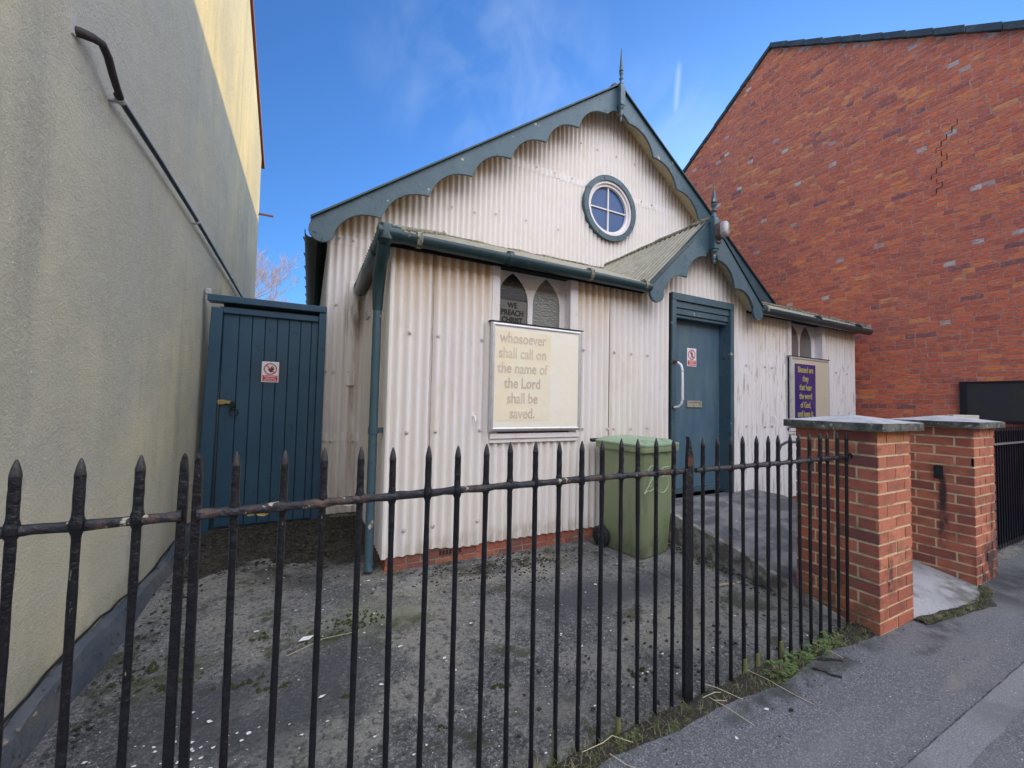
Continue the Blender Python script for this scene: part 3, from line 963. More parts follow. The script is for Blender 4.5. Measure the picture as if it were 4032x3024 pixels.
panel(XL, 0.875, 0.11, ptop)
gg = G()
corr(gg, (0, YP - 0.003, 0), (1, 0, 0), (0, 0, 1), (0, -1, 0), 0.865, 1.415, lambda u: 0.122 + 0.012 * math.sin(u * 9), ptop, rows=8, topf=ST)
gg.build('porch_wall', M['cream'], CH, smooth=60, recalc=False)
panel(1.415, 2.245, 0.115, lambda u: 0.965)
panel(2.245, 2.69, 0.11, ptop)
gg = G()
corr(gg, (0, YP - 0.003, 0), (1, 0, 0), (0, 0, 1), (0, -1, 0), 2.68, 3.55, lambda u: 0.11, lambda u: pg(u), rows=10, topf=topgrad(0.22))
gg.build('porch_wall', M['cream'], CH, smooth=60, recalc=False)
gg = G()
corr(gg, (0, YP, 0), (1, 0, 0), (0, 0, 1), (0, -1, 0), 3.55, 4.60, lambda u: 2.5, pg, rows=4, topf=topgrad(0.25))
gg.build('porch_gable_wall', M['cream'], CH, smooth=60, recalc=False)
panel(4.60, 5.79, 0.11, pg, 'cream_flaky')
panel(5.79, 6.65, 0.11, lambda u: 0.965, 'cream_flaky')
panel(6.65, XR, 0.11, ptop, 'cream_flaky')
# porch side walls
gg = G()
corr(gg, (XL, 0, 0), (0, 1, 0), (0, 0, 1), (-1, 0, 0), YP, YM, lambda u: 0.11, lambda u: 2.50, rows=6, topf=ST)
corr(gg, (XR, 0, 0), (0, 1, 0), (0, 0, 1), (1, 0, 0), YP, YM, lambda u: 0.11, lambda u: 2.50, rows=6, topf=ST)
gg.build_each('porch_side_wall', M['cream'], CH, smooth=60, recalc=False)
for (x, z0_, z1_) in ((0.868, 0.13, 2.50), (2.683, 0.12, 2.5)):
    g = G()
    g.box(x - 0.0015, x + 0.0015, YP - 0.0155, YP - 0.004, z0_, z1_)
    g.build('sheet_seam', M['seam'], CH)
# corner bead
g = G()
g.tube([(XL + 0.012, YP + 0.006, 0.108), (XL + 0.012, YP + 0.006, 2.5)], 0.02, 10)
g.tube([(XR - 0.012, YP + 0.006, 0.108), (XR - 0.012, YP + 0.006, 2.5)], 0.018, 10)
g.build_each('corner_bead', M['cream'], CH, smooth=50)
# main gable wall, opening cut for the round window
WCX, WCZ, WR = 4.052, 4.322, 0.455
mst = topgrad(0.28)
gg = G()
O_ = (0, YM, 0)
ax = ((1, 0, 0), (0, 0, 1), (0, -1, 0))
mt = lambda u: rake(u) - 0.03
corr(gg, O_, *ax, 0.137, 2.51, lambda u: 0.05, mt, rows=14, topf=mst)
corr(gg, O_, *ax, 2.51, WCX - WR, lambda u: 3.2, mt, rows=10, topf=mst)
cut = lambda u: math.sqrt(max(0, WR * WR - (u - WCX) ** 2))
corr(gg, O_, *ax, WCX - WR, WCX + WR, lambda u: 3.2, lambda u: WCZ - cut(u), rows=4)
corr(gg, O_, *ax, WCX - WR, WCX + WR, lambda u: WCZ + cut(u), mt, rows=8, topf=mst)
corr(gg, O_, *ax, WCX + WR, 7.863, lambda u: 3.0 if u < 7.5 else 0.1, mt, rows=10, topf=mst)
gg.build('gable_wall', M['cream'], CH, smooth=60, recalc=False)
# lapped sheet joints on the gable and left strip
g = G()
for (x0, x1, z) in ((2.3, 3.60, 4.557), (4.52, 5.5, 4.548), (0.14, 0.53, 0.842 - 0.01), (0.14, 0.75, 3.03)):
    n = int((x1 - x0) / 0.0762 * 8)
    vs_ = []
    for i in range(n + 1):
        x = x0 + (x1 - x0) * i / n
        c = 0.0115 * math.cos(2 * PI * x / 0.0762)
        zz = z + 0.006 * math.sin(x * 23)
        vs_ += [(x, YM - c - 0.0035, zz), (x, YM - c - 0.0035, zz + 0.10), (x, YM - c - 0.0005, zz)]
    fs = [(i * 3, i * 3 + 3, i * 3 + 4, i * 3 + 1) for i in range(n)] + [(i * 3 + 2, i * 3 + 5, i * 3 + 3, i * 3) for i in range(n)]
    g.add(vs_, fs)
g.build_each('sheet_lap', M['cream'], CH, smooth=60, recalc=False)
# chapel side walls and back
gg = G()
corr(gg, (0.137, 0, 0), (0, 1, 0), (0, 0, 1), (-1, 0, 0), YM, 13.0, lambda u: 0.1, lambda u: 3.1, rows=2)
corr(gg, (7.863, 0, 0), (0, 1, 0), (0, 0, 1), (1, 0, 0), YM, 13.0, lambda u: 0.1, lambda u: 3.1, rows=2)
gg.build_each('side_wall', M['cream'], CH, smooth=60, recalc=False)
g = G()
g.plate([(0.137, 0.05), (7.863, 0.05), (7.863, 3.2), (4.0, 6.05), (0.137, 3.2)], [], 12.98, 13.0)
g.build('back_wall', M['cream'], CH)
# corner flashing strip and the odd lower strip left of the porch
g = G()
g.box(0.36, 0.45, YM - 0.022, YM - 0.008, 1.45, 2.62)
g.build('patch_strip', M['cream'], CH, bevel=0.003)
# brick plinth
gb, gm = G(), G()
gm.box(XL + 0.03, XR - 0.03, YP + 0.022, YP + 0.20, -0.1, 0.16)
gm.box(XL + 0.03, XL + 0.2, YP + 0.2, YM, -0.1, 0.16)
brickface(gb, gm, (XL + 0.03, YP + 0.022, 0), (1, 0, 0), (0, -1, 0), XR - XL - 0.06, -0.035, 0.19, tintf=lambda u, z: random.uniform(0, 0.45))
brickface(gb, gm, (XL + 0.03, YM, 0), (0, -1, 0), (-1, 0, 0), YM - YP - 0.02, -0.035, 0.19, tintf=lambda u, z: random.uniform(0, 0.35))
gb.build('brick_plinth', M['pierbrick'], CH, recalc=False)
gm.build('plinth_mortar', M['mortarfill'], CH)
g = G()
for i in range(7):
    for j in range(2):
        g.box(0.985 + i * 0.028, 1.0 + i * 0.028, YP + 0.012, YP + 0.019, 0.068 + j * 0.018, 0.079 + j * 0.018)
g.build('air_brick', M['dark'], CH)
g = G()
g.box(0.17, 7.8, YM + 0.03, YM + 0.2, -0.1, 0.12)
g.build('main_plinth', M['mortarfill'], CH)

# --- roofs
g = G()
pn = Vector((0, 0, 1))
for sgn in (-1, 1):
    xe = 4.0 + sgn * 4.02
    a0 = Vector((xe, 4.56, rake(-0.02) + 0.004))
    a1 = Vector((4.0, 4.56, rake(4.0) + 0.012))
    d = (a1 - a0).normalized()
    nrm = Vector((-d.z * sgn * -1, 0, abs(d.x)))
    nrm = Vector((sgn * d.z, 0, abs(d.x))).normalized()
    b0, b1 = a0 + Vector((0, 8.6, 0)), a1 + Vector((0, 8.6, 0))
    g.hexa([a0, a1, b1, b0, a0 + nrm * 0.03, a1 + nrm * 0.03, b1 + nrm * 0.03, b0 + nrm * 0.03])
g.build_each('main_roof', M['darkroof'], CH)
g = G()
g.tube([(4.0, 4.62, 6.145), (4.0, 13.1, 6.145)], 0.06, 10)
g.build('ridge_cap', M['darkroof'], CH, smooth=40)
# soffit boards behind the big bargeboards
g = G()
for sgn in (-1, 1):
    xe = 4.0 + sgn * 3.99
    a0, a1 = Vector((xe, 4.59, rake(0.01) - 0.045)), Vector((4.0, 4.59, rake(4.0) - 0.045))
    b0, b1 = Vector((xe, YM + 0.03, a0.z)), Vector((4.0, YM + 0.03, a1.z))
    dz = Vector((0, 0, 0.02))
    g.hexa([a0, a1, b1, b0, a0 + dz, a1 + dz, b1 + dz, b0 + dz])
g.build_each('soffit', M['soffit'], CH)


# --- bargeboards
def barge(sgn, cx, z_apex, slope, xe, cusps, sag, lobe_c, lobe_r, y0, y1, name, end_top, xin, zin):
    """cusps: list of (x offset from centre, z) from the eave up; arcs bulge up the board"""
    P = []
    d_ = math.sqrt(1 + slope * slope)
    ex, ez = end_top
    P.append((0, z_apex))
    P.append((ex, ez))
    lx, lz = lobe_c
    a0 = math.atan2(ez - lz, ex - lx)
    # lobe, from the top outer side round the bottom to the inner side
    for k in range(1, 13):
        a = a0 + (PI * 1.32) * k / 12
        P.append((lx + lobe_r * math.cos(a), lz + lobe_r * math.sin(a)))
    pts = [P[-1]] + cusps + [(xin, zin)]
    for (p_, q) in zip(pts[:-1], pts[1:]):
        last = q == pts[-1]
        mx_, mz_ = (q[0] - p_[0]), (q[1] - p_[1])
        L_ = math.hypot(mx_, mz_)
        nx_, nz_ = -mz_ / L_, mx_ / L_
        if nz_ < 0:
            nx_, nz_ = -nx_, -nz_
        s_ = sag if not last else sag * 0.35
        for k in range(1, 13):
            t_ = k / 12
            h = s_ * (1 - (2 * t_ - 1) ** 2) * L_
            P.append((p_[0] + mx_ * t_ + nx_ * h, p_[1] + mz_ * t_ + nz_ * h))
    P.append((0, zin))
    # P uses x negative on the left; mirror for the right board
    P = [(cx + (x if sgn < 0 else -x), z) for (x, z) in P]
    gb_ = G()
    gb_.plate(P, [], y0, y1)
    return gb_.build(name, M['teal'], CH, bevel=0.0025)


cus = [(x - 4.0, z) for (x, z) in ((0.641, 3.298), (1.168, 3.682), (1.695, 4.066), (2.222, 4.450), (2.749, 4.834), (3.276, 5.218), (3.79, 5.595))]
for sgn in (-1, 1):
    barge(sgn, 4.0, 6.095, 0.731, 0, cus, 0.185, (-3.945, 3.045), 0.125, 4.545, 4.575, 'bargeboard', (-4.045, 3.165), -0.06, 5.70)
# verge cap strip over the boards
g = G()
for sgn in (-1, 1):
    a = (4.0 + sgn * 4.05, 4.56, rake(-0.05) + 0.012)
    b = (4.0, 4.56, rake(4.0) + 0.016)
    g.bar(a, b, 0.10, 0.022)
g.build_each('verge_capping', M['gutter'], CH, bevel=0.004)
pc = [(x - 4.0, z) for (x, z) in ((3.597, 2.690), (3.90, 2.975))]
for sgn in (-1, 1):
    barge(sgn, 4.0, 3.415, 0.93, 0, pc, 0.20, (-0.845, 2.46), 0.098, 2.975, 3.003, 'porch_bargeboard', (-0.925, 2.525), -0.05, 3.05)
g = G()
for sgn in (-1, 1):
    g.bar((4.0 + sgn * 0.945, 3.0, 2.53), (4.0, 3.0, 3.432), 0.075, 0.018)
g.build_each('porch_verge_capping', M['gutter'], CH, bevel=0.003)
g = G()
for sgn in (-1, 1):
    xe = 4.0 + sgn * 0.90
    a0, a1 = Vector((xe, 3.005, 2.50)), Vector((4.0, 3.005, 3.36))
    b0, b1 = Vector((xe, YP + 0.02, 2.50)), Vector((4.0, YP + 0.02, 3.36))
    dz = Vector((0, 0, 0.02))
    g.hexa([a0, a1, b1, b0, a0 + dz, a1 + dz, b1 + dz, b0 + dz])
g.build_each('porch_soffit', M['soffit'], CH)

# lean-to porch roof with a hip at each end
ze, zt_ = 2.548, 3.352
ye, yt = 3.02, 4.80
sl_ = math.hypot(yt - ye, zt_ - ze)
Vd = Vector((0, (yt - ye) / sl_, (zt_ - ze) / sl_))
Nd = Vector((0, -Vd.z, Vd.y))


def lean(y):
    return ze + (zt_ - ze) * (y - ye) / (yt - ye)


def hipv(u):
    # how far up the slope the sheet runs at width u
    d = min(u - 0.40, 7.71 - u)
    return max(0.0, min(1.0, d / 1.0)) * sl_


def val_v0(u):
    # cut away below the little gable roof
    d = abs(u - 4.0)
    z = 3.40 - 0.93 * d
    if z <= ze:
        return 0.0
    return min(1.0, (z - ze) / (zt_ - ze)) * sl_


g = G()
corr(g, (0, ye, ze), (1, 0, 0), Vd, Nd, 0.40, 3.10, lambda u: -0.02 if u < 3.0 else val_v0(u), lambda u: max(hipv(u), -0.015), pitch=0.0762, amp=0.014, rows=6)
corr(g, (0, ye, ze), (1, 0, 0), Vd, Nd, 3.10, 4.90, val_v0, lambda u: sl_, pitch=0.0762, amp=0.014, rows=6)
corr(g, (0, ye, ze), (1, 0, 0), Vd, Nd, 4.90, 7.71, lambda u: -0.02 if u > 5.0 else val_v0(u), lambda u: max(hipv(u), -0.015), pitch=0.0762, amp=0.014, rows=6)
# hip slopes
for sgn in (-1, 1):
    xe = 0.40 if sgn < 0 else 7.71
    hs = math.hypot(1.0, zt_ - ze)
    Vh = Vector((-sgn * 1.0 / hs, 0, (zt_ - ze) / hs))
    Nh = Vector((sgn * Vh.z, 0, abs(Vh.x)))
    corr(g, (xe, 0, ze), (0, 1, 0), Vh, Nh, ye, yt, lambda u: 0.0, lambda u: hs * (u - ye) / (yt - ye), amp=0.010, rows=4)
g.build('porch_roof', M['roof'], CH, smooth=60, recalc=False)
# old hip capping, crumbled
g = G()
pts = []
for k in range(15):
    t_ = k / 14
    pts.append((0.43 + 1.0 * t_ + random.uniform(-.01, .01), ye + 0.02 + (yt - ye) * t_, ze + 0.03 + (zt_ - ze) * t_ + random.uniform(-.008, .012)))
g.tube(pts, [random.uniform(0.022, 0.036) for _ in pts], 8, jit=0.2)
pts = [(p_[0], p_[1], p_[2]) for p_ in [(7.68 - 1.0 * k / 8, ye + 0.02 + (yt - ye) * k / 8, ze + 0.03 + (zt_ - ze) * k / 8) for k in range(9)]]
g.tube(pts, 0.03, 8, jit=0.2)
# valley pointing at the foot and back of the little roof
g.tube([(3.10 + 0.9 * k / 12, 3.05 + (4.75 - 3.05) * k / 12, lean(3.05 + 1.7 * k / 12) + 0.012 + random.uniform(-.004, .006)) for k in range(13)], [random.uniform(.012, .024) for _ in range(13)], 7, jit=.25)
g.tube([(4.90 - 0.9 * k / 12, 3.05 + (4.75 - 3.05) * k / 12, lean(3.05 + 1.7 * k / 12) + 0.012) for k in range(13)], 0.018, 7, jit=.25)
g.build_each('hip_capping', M['lichen'], CH, smooth=70)
# lead flashing where the lean-to meets the gable
g = G()
g.tube([(1.3 + 0.2 * k, YM - 0.02, 3.362 + random.uniform(-.01, .012)) for k in range(27)], [random.uniform(.012, .03) for _ in range(27)], 7, jit=.3)
g.build('flashing', M['lichen'], CH, smooth=70)
# little gable roof
g = G()
for sgn in (-1, 1):
    xe, zE = 4.0 + sgn * 0.955, 2.535
    zr_ = 3.425
    hs = math.hypot(0.955, zr_ - zE)
    Vh = Vector((-sgn * 0.955 / hs, 0, (zr_ - zE) / hs))
    Nh = Vector((sgn * Vh.z, 0, abs(Vh.x)))

    def low(u):
        # where the slope meets the lean-to roof at depth u
        zz = lean(u)
        return max(0.0, min(hs, (zz - zE) / (zr_ - zE) * hs))
    corr(g, (xe, 0, zE), (0, 1, 0), Vh, Nh, 3.0, 4.80, low, lambda u: hs, pitch=0.0762, amp=0.015, rows=6)
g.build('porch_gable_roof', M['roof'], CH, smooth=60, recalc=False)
g = G()
g.tube([(4.0, 3.0 + 0.12 * k, 3.435 + random.uniform(-.004, .006)) for k in range(16)], [random.uniform(.025, .035) for _ in range(16)], 8, jit=.12)
g.build('porch_ridge', M['lichen'], CH, smooth=60)
# dark eaves fascia under the porch gutter
g = G()
g.box(XL - 0.06, 3.12, YP - 0.035, YP - 0.012, 2.485, 2.535)
g.box(4.88, XR + 0.04, YP - 0.035, YP - 0.012, 2.485, 2.535)
g.box(XL - 0.09, XL - 0.03, YP - 0.03, YM, 2.48, 2.535)
g.box(1.38, 2.28, YP - 0.012, YP + 0.10, 2.495, 2.535)
g.box(5.76, 6.7, YP - 0.012, YP + 0.10, 2.495, 2.535)
g.build_each('eaves_board', M['dark'], CH)


# --- gutters
def gutter(pts, r=0.056, name='gutter', m='gutter'):
    g_ = G()
    pts = [Vector(p_) for p_ in pts]
    ns = 12
    vs_ = []
    for i, p_ in enumerate(pts):
        d = (pts[min(i + 1, len(pts) - 1)] - pts[max(i - 1, 0)]).normalized()
        side = d.cross(Vector((0, 0, 1))).normalized()
        for (rr, rev) in ((r, 1), (r - 0.006, -1)):
            ks = range(ns + 1) if rev == 1 else range(ns, -1, -1)
            for k in ks:
                a = R(-20) + (PI + R(40)) * k / ns
                vs_.append(p_ + side * (rr * math.cos(a)) - Vector((0, 0, 1)) * (rr * math.sin(a)))
    n2 = 2 * (ns + 1)
    fs = []
    for i in range(len(pts) - 1):
        for k in range(n2):
            k2 = (k + 1) % n2
            fs.append((i * n2 + k, i * n2 + k2, (i + 1) * n2 + k2, (i + 1) * n2 + k))
    fs.append(tuple(range(n2)))
    fs.append(tuple((len(pts) - 1) * n2 + k for k in range(n2))[::-1])
    g_.add(vs_, fs)
    return g_.build(name, M[m], CH, smooth=50)


gy = 3.005
f1 = gutter([(0.455, gy, 2.525), (1.3, gy, 2.522), (2.3, gy, 2.518), (3.07, gy, 2.512)])
f2 = gutter([(4.93, gy, 2.512), (6.2, gy, 2.506), (7.66, gy, 2.500)])
f3 = gutter([(0.455, gy + 0.02, 2.522), (0.455, 3.9, 2.505), (0.455, 4.66, 2.49)], r=0.06)
f4 = gutter([(-0.045, 4.62, 3.03), (-0.045, 8.5, 3.0), (-0.045, 13.1, 2.97)], r=0.06, m='blackgutter')
g = G()
g.lathe(0.455, gy, [(0.03, 2.44), (0.062, 2.47), (0.066, 2.55), (0.055, 2.585), (0.02, 2.595)], 14)
g.tube([(0.40, gy, 2.525), (0.56, gy, 2.525)], 0.062, 14)
g.tube([(0.455, 3.0, 2.52), (0.455, 3.12, 2.52)], 0.064, 14)
g.build('gutter_corner', M['gutter'], f1, smooth=40)
for fp, xs in ((f1, (0.70, 1.47, 2.31, 3.0)), (f2, (5.02, 6.2, 7.3))):
    for x in xs:
        g = G()
        g.tube([(x - 0.02, gy, 2.52), (x + 0.02, gy, 2.52)], 0.0615, 14, jit=0.02)
        g.build('gutter_joint', M['lichen'] if x in (0.70, 2.31, 3.0, 5.02) else M['gutter'], fp, smooth=40)
for y in (3.35, 3.9, 4.6):
    g = G()
    g.tube([(0.455, y - 0.02, 2.51), (0.455, y + 0.02, 2.51)], 0.066, 14)
    g.build('gutter_joint', M['gutter'], f3, smooth=40)
g = G()
for k in range(14):
    y = 4.9 + k * 0.55
    g.bar((-0.09, y, 3.00), (-0.118, y + 0.01, 3.065), 0.010, 0.014)
g.build_each('gutter_bracket', M['gutter'], f4)
# swan neck lump, then the downpipe
g = G()
pts = [(0.452, 3.03, 2.46), (0.452, 3.06, 2.40), (0.452, 3.13, 2.34), (0.45, 3.19, 2.28), (0.45, 3.22, 2.20), (0.45, 3.23, 2.10), (0.45, 3.23, 2.02)]
g.tube(pts, [0.045, 0.05, 0.046, 0.05, 0.048, 0.041, 0.038], 12, jit=0.05)
sw = g.build('downpipe_offset', M['gutter'], CH, smooth=60)
g = G()
g.tube([(0.45, 3.23, 2.06), (0.449, 3.23, 1.2), (0.45, 3.23, 0.12), (0.45, 3.20, 0.02)], 0.033, 16)
dp = g.build('downpipe', M['teal'], CH, smooth=50)
g = G()
g.tube([(0.45, 3.23, 1.045), (0.45, 3.23, 1.095)], 0.039, 16)
g.box(0.45, 0.53, 3.222, 3.238, 1.05, 1.09)
g.build('pipe_bracket', M['teal'], dp, smooth=40)
g = G()
g.tube([(0.45, 3.23, 2.0), (0.45, 3.23, 2.12)], 0.037, 16)
g.build('pipe_socket', M['gutter'], dp, smooth=40)

# small louvred vent high on the left side of the porch
g = G()
g.box(0.50, 0.53, 4.22, 4.46, 2.14, 2.40)
for k in range(8):
    g.box(0.492, 0.50, 4.235, 4.445, 2.16 + k * 0.028, 2.172 + k * 0.028)
g.build('vent', M['cream_trim'], CH)


# --- lancet windows
def arch_pts(xc, hw, zb, zs, zp, n=12):
    h = zp - zs
    a = (h * h - hw * hw) / (2 * hw)
    r_ = hw + a
    te = math.atan2(h, a)
    P = [(xc - hw, zb), (xc + hw, zb)]
    for k in range(n + 1):
        t_ = te * k / n
        P.append((xc - a + r_ * math.cos(t_), zs + r_ * math.sin(t_)))
    for k in range(n - 1, -1, -1):
        t_ = te * k / n
        P.append((xc + a - r_ * math.cos(t_), zs + r_ * math.sin(t_)))
    return P


def lancet(xa, xb, arches, panes, ppl):
    ww = G()
    ww.plate([(xa + 0.06, 0.96), (xb - 0.06, 0.96), (xb - 0.06, 2.53), (xa + 0.06, 2.53)],
             [arch_pts(xc, hw, 1.15, 2.205, 2.485) for (xc, hw) in arches], YP + 0.075, YP + 0.095)
    wd = ww.build('window', M['cream_trim'], CH, bevel=0.003)
    g_ = G()
    g_.box(xa, xa + 0.073, YP - 0.022, YP + 0.09, 0.965, 2.50)
    g_.box(xb - 0.083, xb, YP - 0.022, YP + 0.09, 0.965, 2.50)
    g_.box(xa - 0.0, xb + 0.03, YP - 0.040, YP + 0.09, 0.992, 1.035)
    g_.box(xa + 0.002, xb + 0.02, YP - 0.026, YP + 0.09, 0.955, 0.990)
    g_.build('window_frame', M['cream_trim'], wd, bevel=0.003)
    for (xc, hw), mm in zip(arches, panes):
        gp = G()
        gp.box(xc - hw - 0.02, xc + hw + 0.02, YP + 0.086, YP + 0.090, 1.1, 2.52)
        gp.build('pane', M[mm], wd)
    return wd


w1 = lancet(1.38, 2.278, [(1.626, 0.157), (1.985, 0.150)], ['glassdark', 'glasspale'], None)
w2 = lancet(5.772, 6.70, [(6.045, 0.157), (6.375, 0.152)], ['glasspale', 'glasspale'], None)
g = G()
g.box(1.475, 1.777, YP + 0.0835, YP + 0.0855, 1.9, 2.232)
g.build('window_film', M['backing'], w1)
text('window_lettering', 'WE\nPREACH\nCHRIST\nCRUCIFIED', 0.070, 1.626, YP + 0.0805, 2.222, M['blackletter'], w1, sx=0.90, spacing=0.97, bold=0.0024)

# --- round window
RW = G()
n = 48
circ = lambda r_, nn_=48, cx=WCX, cz=WCZ: [(cx + r_ * math.cos(2 * PI * k / nn_), cz + r_ * math.sin(2 * PI * k / nn_)) for k in range(nn_)]
RW.plate(circ(0.508), [circ(0.428)], YM - 0.062, YM + 0.02)
rw = RW.build('round_window', M['teal'], CH, smooth=35)
g = G()
for k in range(8):
    a = 2 * PI * k / 8 + 0.3
    g.bar((WCX + 0.43 * math.cos(a), YM - 0.0635, WCZ + 0.43 * math.sin(a)), (WCX + 0.506 * math.cos(a), YM - 0.0635, WCZ + 0.506 * math.sin(a)), 0.004, 0.003, upv=(0, 1, 0))
g.build_each('ring_joint', M['dark'], rw)
g = G()
g.plate(circ(0.430), [circ(0.392)], YM - 0.040, YM + 0.05)
g.plate(circ(0.394), [circ(0.352)], YM - 0.012, YM + 0.05)
g.build('window_frame', M['cream_trim'], rw, smooth=35)
g = G()
g.plate(circ(0.365), [], YM + 0.030, YM + 0.034)
g.build('pane', M['glassblue'], rw)
g = G()
g.box(WCX - 0.0115, WCX + 0.0115, YM + 0.006, YM + 0.032, WCZ - 0.353, WCZ + 0.353)
g.box(WCX - 0.353, WCX - 0.012, YM + 0.010, YM + 0.030, WCZ - 0.010, WCZ + 0.010)
g.box(WCX + 0.012, WCX + 0.353, YM + 0.010, YM + 0.030, WCZ - 0.010, WCZ + 0.010)
g.build_each('glazing_bar', M['cream_trim'], rw, bevel=0.002)

# --- finials
def finial(cx, cy, zp, name):
    """zp: z of tip, cone base, square top, square foot, bottom tip"""
    tip, cb, st_, sf, bt = zp
    g_ = G()
    h = cb - st_
    pr = [(0.033, cb - 0.006), (0.034, cb), (0.030, cb + 0.012), (0.026, cb + 0.05), (0.016, (cb + tip) / 2), (0.007, tip - 0.05), (0.002, tip)]
    low_ = [(0.034, st_), (0.026, st_ + h * 0.12), (0.019, st_ + h * 0.22), (0.019, st_ + h * 0.30), (0.031, st_ + h * 0.38), (0.031, st_ + h * 0.45),
            (0.019, st_ + h * 0.50), (0.018, st_ + h * 0.62), (0.025, st_ + h * 0.72), (0.031, st_ + h * 0.78), (0.031, st_ + h * 0.84), (0.020, st_ + h * 0.88), (0.021, st_ + h * 0.92)]
    g_.lathe(cx, cy, low_ + pr, 16)
    q = 0.062
    g_.lathe(cx, cy, [(0.040, sf), (q, sf + 0.012), (q, st_ - 0.06), (0.047, st_ - 0.012), (0.034, st_ + 0.003)], 4, sq=True)
    d = sf - bt
    g_.lathe(cx, cy, [(0.003, bt), (0.013, bt + 0.01), (0.020, bt + d * 0.22), (0.014, bt + d * 0.36), (0.024, bt + d * 0.42), (0.020, bt + d * 0.48),
                      (0.031, bt + d * 0.85), (0.040, bt + d * 0.9), (0.040, sf + 0.002)], 16)
    return g_.build(name, M['teal'], CH, smooth=40)


finial(4.0, 4.50, (6.665, 6.30, 6.09, 5.745, 5.50), 'finial')
finial(3.985, 2.945, (3.80, 3.60, 3.43, 3.05, 2.885), 'finial')

# --- door
DR = G()
DR.box(3.604, 4.536, YP + 0.115, YP + 0.155, 0.30, 2.30)
door = DR.build('door', M['teal_door'], CH, bevel=0.003)
g = G()
g.box(3.612, 4.528, YP + 0.088, YP + 0.114, 0.300, 0.345)
g.box(3.606, 4.534, YP + 0.098, YP + 0.114, 0.345, 0.37)
g.build('weather_bar', M['teal'], door, bevel=0.004)
g = G()
g.box(3.541, 3.604, YP - 0.040, YP + 0.16, 0.272, 2.478)
g.box(4.536, 4.600, YP - 0.040, YP + 0.16, 0.272, 2.478)
g.box(3.541, 4.600, YP - 0.041, YP + 0.16, 2.480, 2.562)
g.box(3.6045, 4.5355, YP - 0.018, YP + 0.15, 2.405, 2.478)
g.box(3.6045, 4.5355, YP - 0.004, YP + 0.15, 2.335, 2.403)
g.box(3.6045, 4.5355, YP + 0.014, YP + 0.15, 2.300, 2.333)
g.build('door_frame', M['teal'], CH, bevel=0.004)
g = G()
g.box(3.532, 3.540, YP - 0.020, YP + 0.05, 0.28, 2.55)
g.build('frame_gap', M['dark'], CH)
g = G()
g.tube([(3.558, 3.112, 1.785), (3.558, 3.06, 1.775), (3.560, 3.02, 1.745), (3.562, 3.005, 1.70), (3.564, 3.003, 1.55), (3.565, 3.003, 1.38), (3.563, 3.015, 1.325), (3.560, 3.05, 1.295), (3.558, 3.112, 1.285)], 0.0115, 12)
hd = g.build('pull_handle', M['whitebar'], CH, smooth=60)
g = G()
for z in (1.785, 1.285):
    g.tube([(3.562, 3.119, z), (3.562, 3.105, z)], 0.020, 14)
g.tube([(3.558, 3.108, 1.785), (3.558, 3.062, 1.776)], 0.014, 10, jit=.08)
g.build_each('handle_rose', M['rust'], hd, smooth=40)
g = G()
g.plate([(3.951, 1.287), (4.201, 1.287), (4.201, 1.364), (3.951, 1.364)], [[(3.972, 1.304), (4.182, 1.304), (4.182, 1.348), (3.972, 1.348)]], YP + 0.102, YP + 0.114)
lb = g.build('letterbox', M['nickel'], door, bevel=0.002)
g = G()
g.box(3.974, 4.165, YP + 0.108, YP + 0.1135, 1.305, 1.347)
g.box(4.168, 4.180, YP + 0.105, YP + 0.1135, 1.306, 1.346)
g.build('letter_flap', M['nickel'], door, bevel=0.001)

# --- roofing bolts with washers: one mesh, copied
bolts = [(0.689, 1.831), (0.915, 1.83), (1.291, 1.826), (0.688, 1.055), (0.919, 1.059), (1.297, 1.064), (0.691, 0.306), (0.919, 0.311),
         (1.297, 0.311), (2.353, 1.83), (2.726, 1.83), (2.959, 1.832), (3.176, 1.831), (2.656, 1.06), (2.727, 1.059), (2.955, 1.058),
         (3.184, 1.064), (2.354, 1.061), (4.874, 1.827), (5.251, 1.829), (5.393, 1.827), (4.896, 1.066), (5.272, 1.056), (5.403, 1.061),
         (7.017, 1.843), (7.341, 1.84)]
mb = [(0.25, 2.34), (0.148, 1.592), (0.257, 1.592), (0.418, 1.595), (0.156, 0.842), (0.261, 0.834), (0.466, 0.829), (0.25, 3.08), (0.40, 3.08),
      (2.75, 4.62), (3.05, 4.62), (3.35, 4.62), (4.72, 4.61), (4.95, 4.61), (2.1, 3.8), (2.6, 3.82), (3.1, 3.80), (4.9, 3.86), (5.4, 3.84),
      (1.5, 3.75), (1.8, 3.75), (4.2, 5.2), (3.8, 5.2), (3.5, 5.21), (4.6, 5.19)]
g = G()
vs_ = []
prf = [(0.0165, 0), (0.0165, -0.003), (0.009, -0.0035), (0.009, -0.006), (0.0075, -0.010), (0.002, -0.012)]
for (r_, y) in prf:
    for k in range(12):
        a = 2 * PI * k / 12
        vs_.append((r_ * math.cos(a), y, r_ * math.sin(a)))
fs = [(i * 12 + k, i * 12 + (k + 1) % 12, (i + 1) * 12 + (k + 1) % 12, (i + 1) * 12 + k) for i in range(5) for k in range(12)]
fs.append(tuple(60 + k for k in range(12)))
g.add(vs_, fs)
bolt = g.build('bolt', M['boltgrey'], CH, smooth=50, local=True)
first = True
for lst, yy in ((bolts, YP - 0.0130), (mb, YM - 0.0135)):
    for (x, z) in lst:
        o = bolt if first else bolt.copy()
        if not first:
            col.objects.link(o)
            o.parent = CH
        first = False
        xx = round(x / 0.0762) * 0.0762
        o.location = Vector((xx, yy, z)) - CH.location
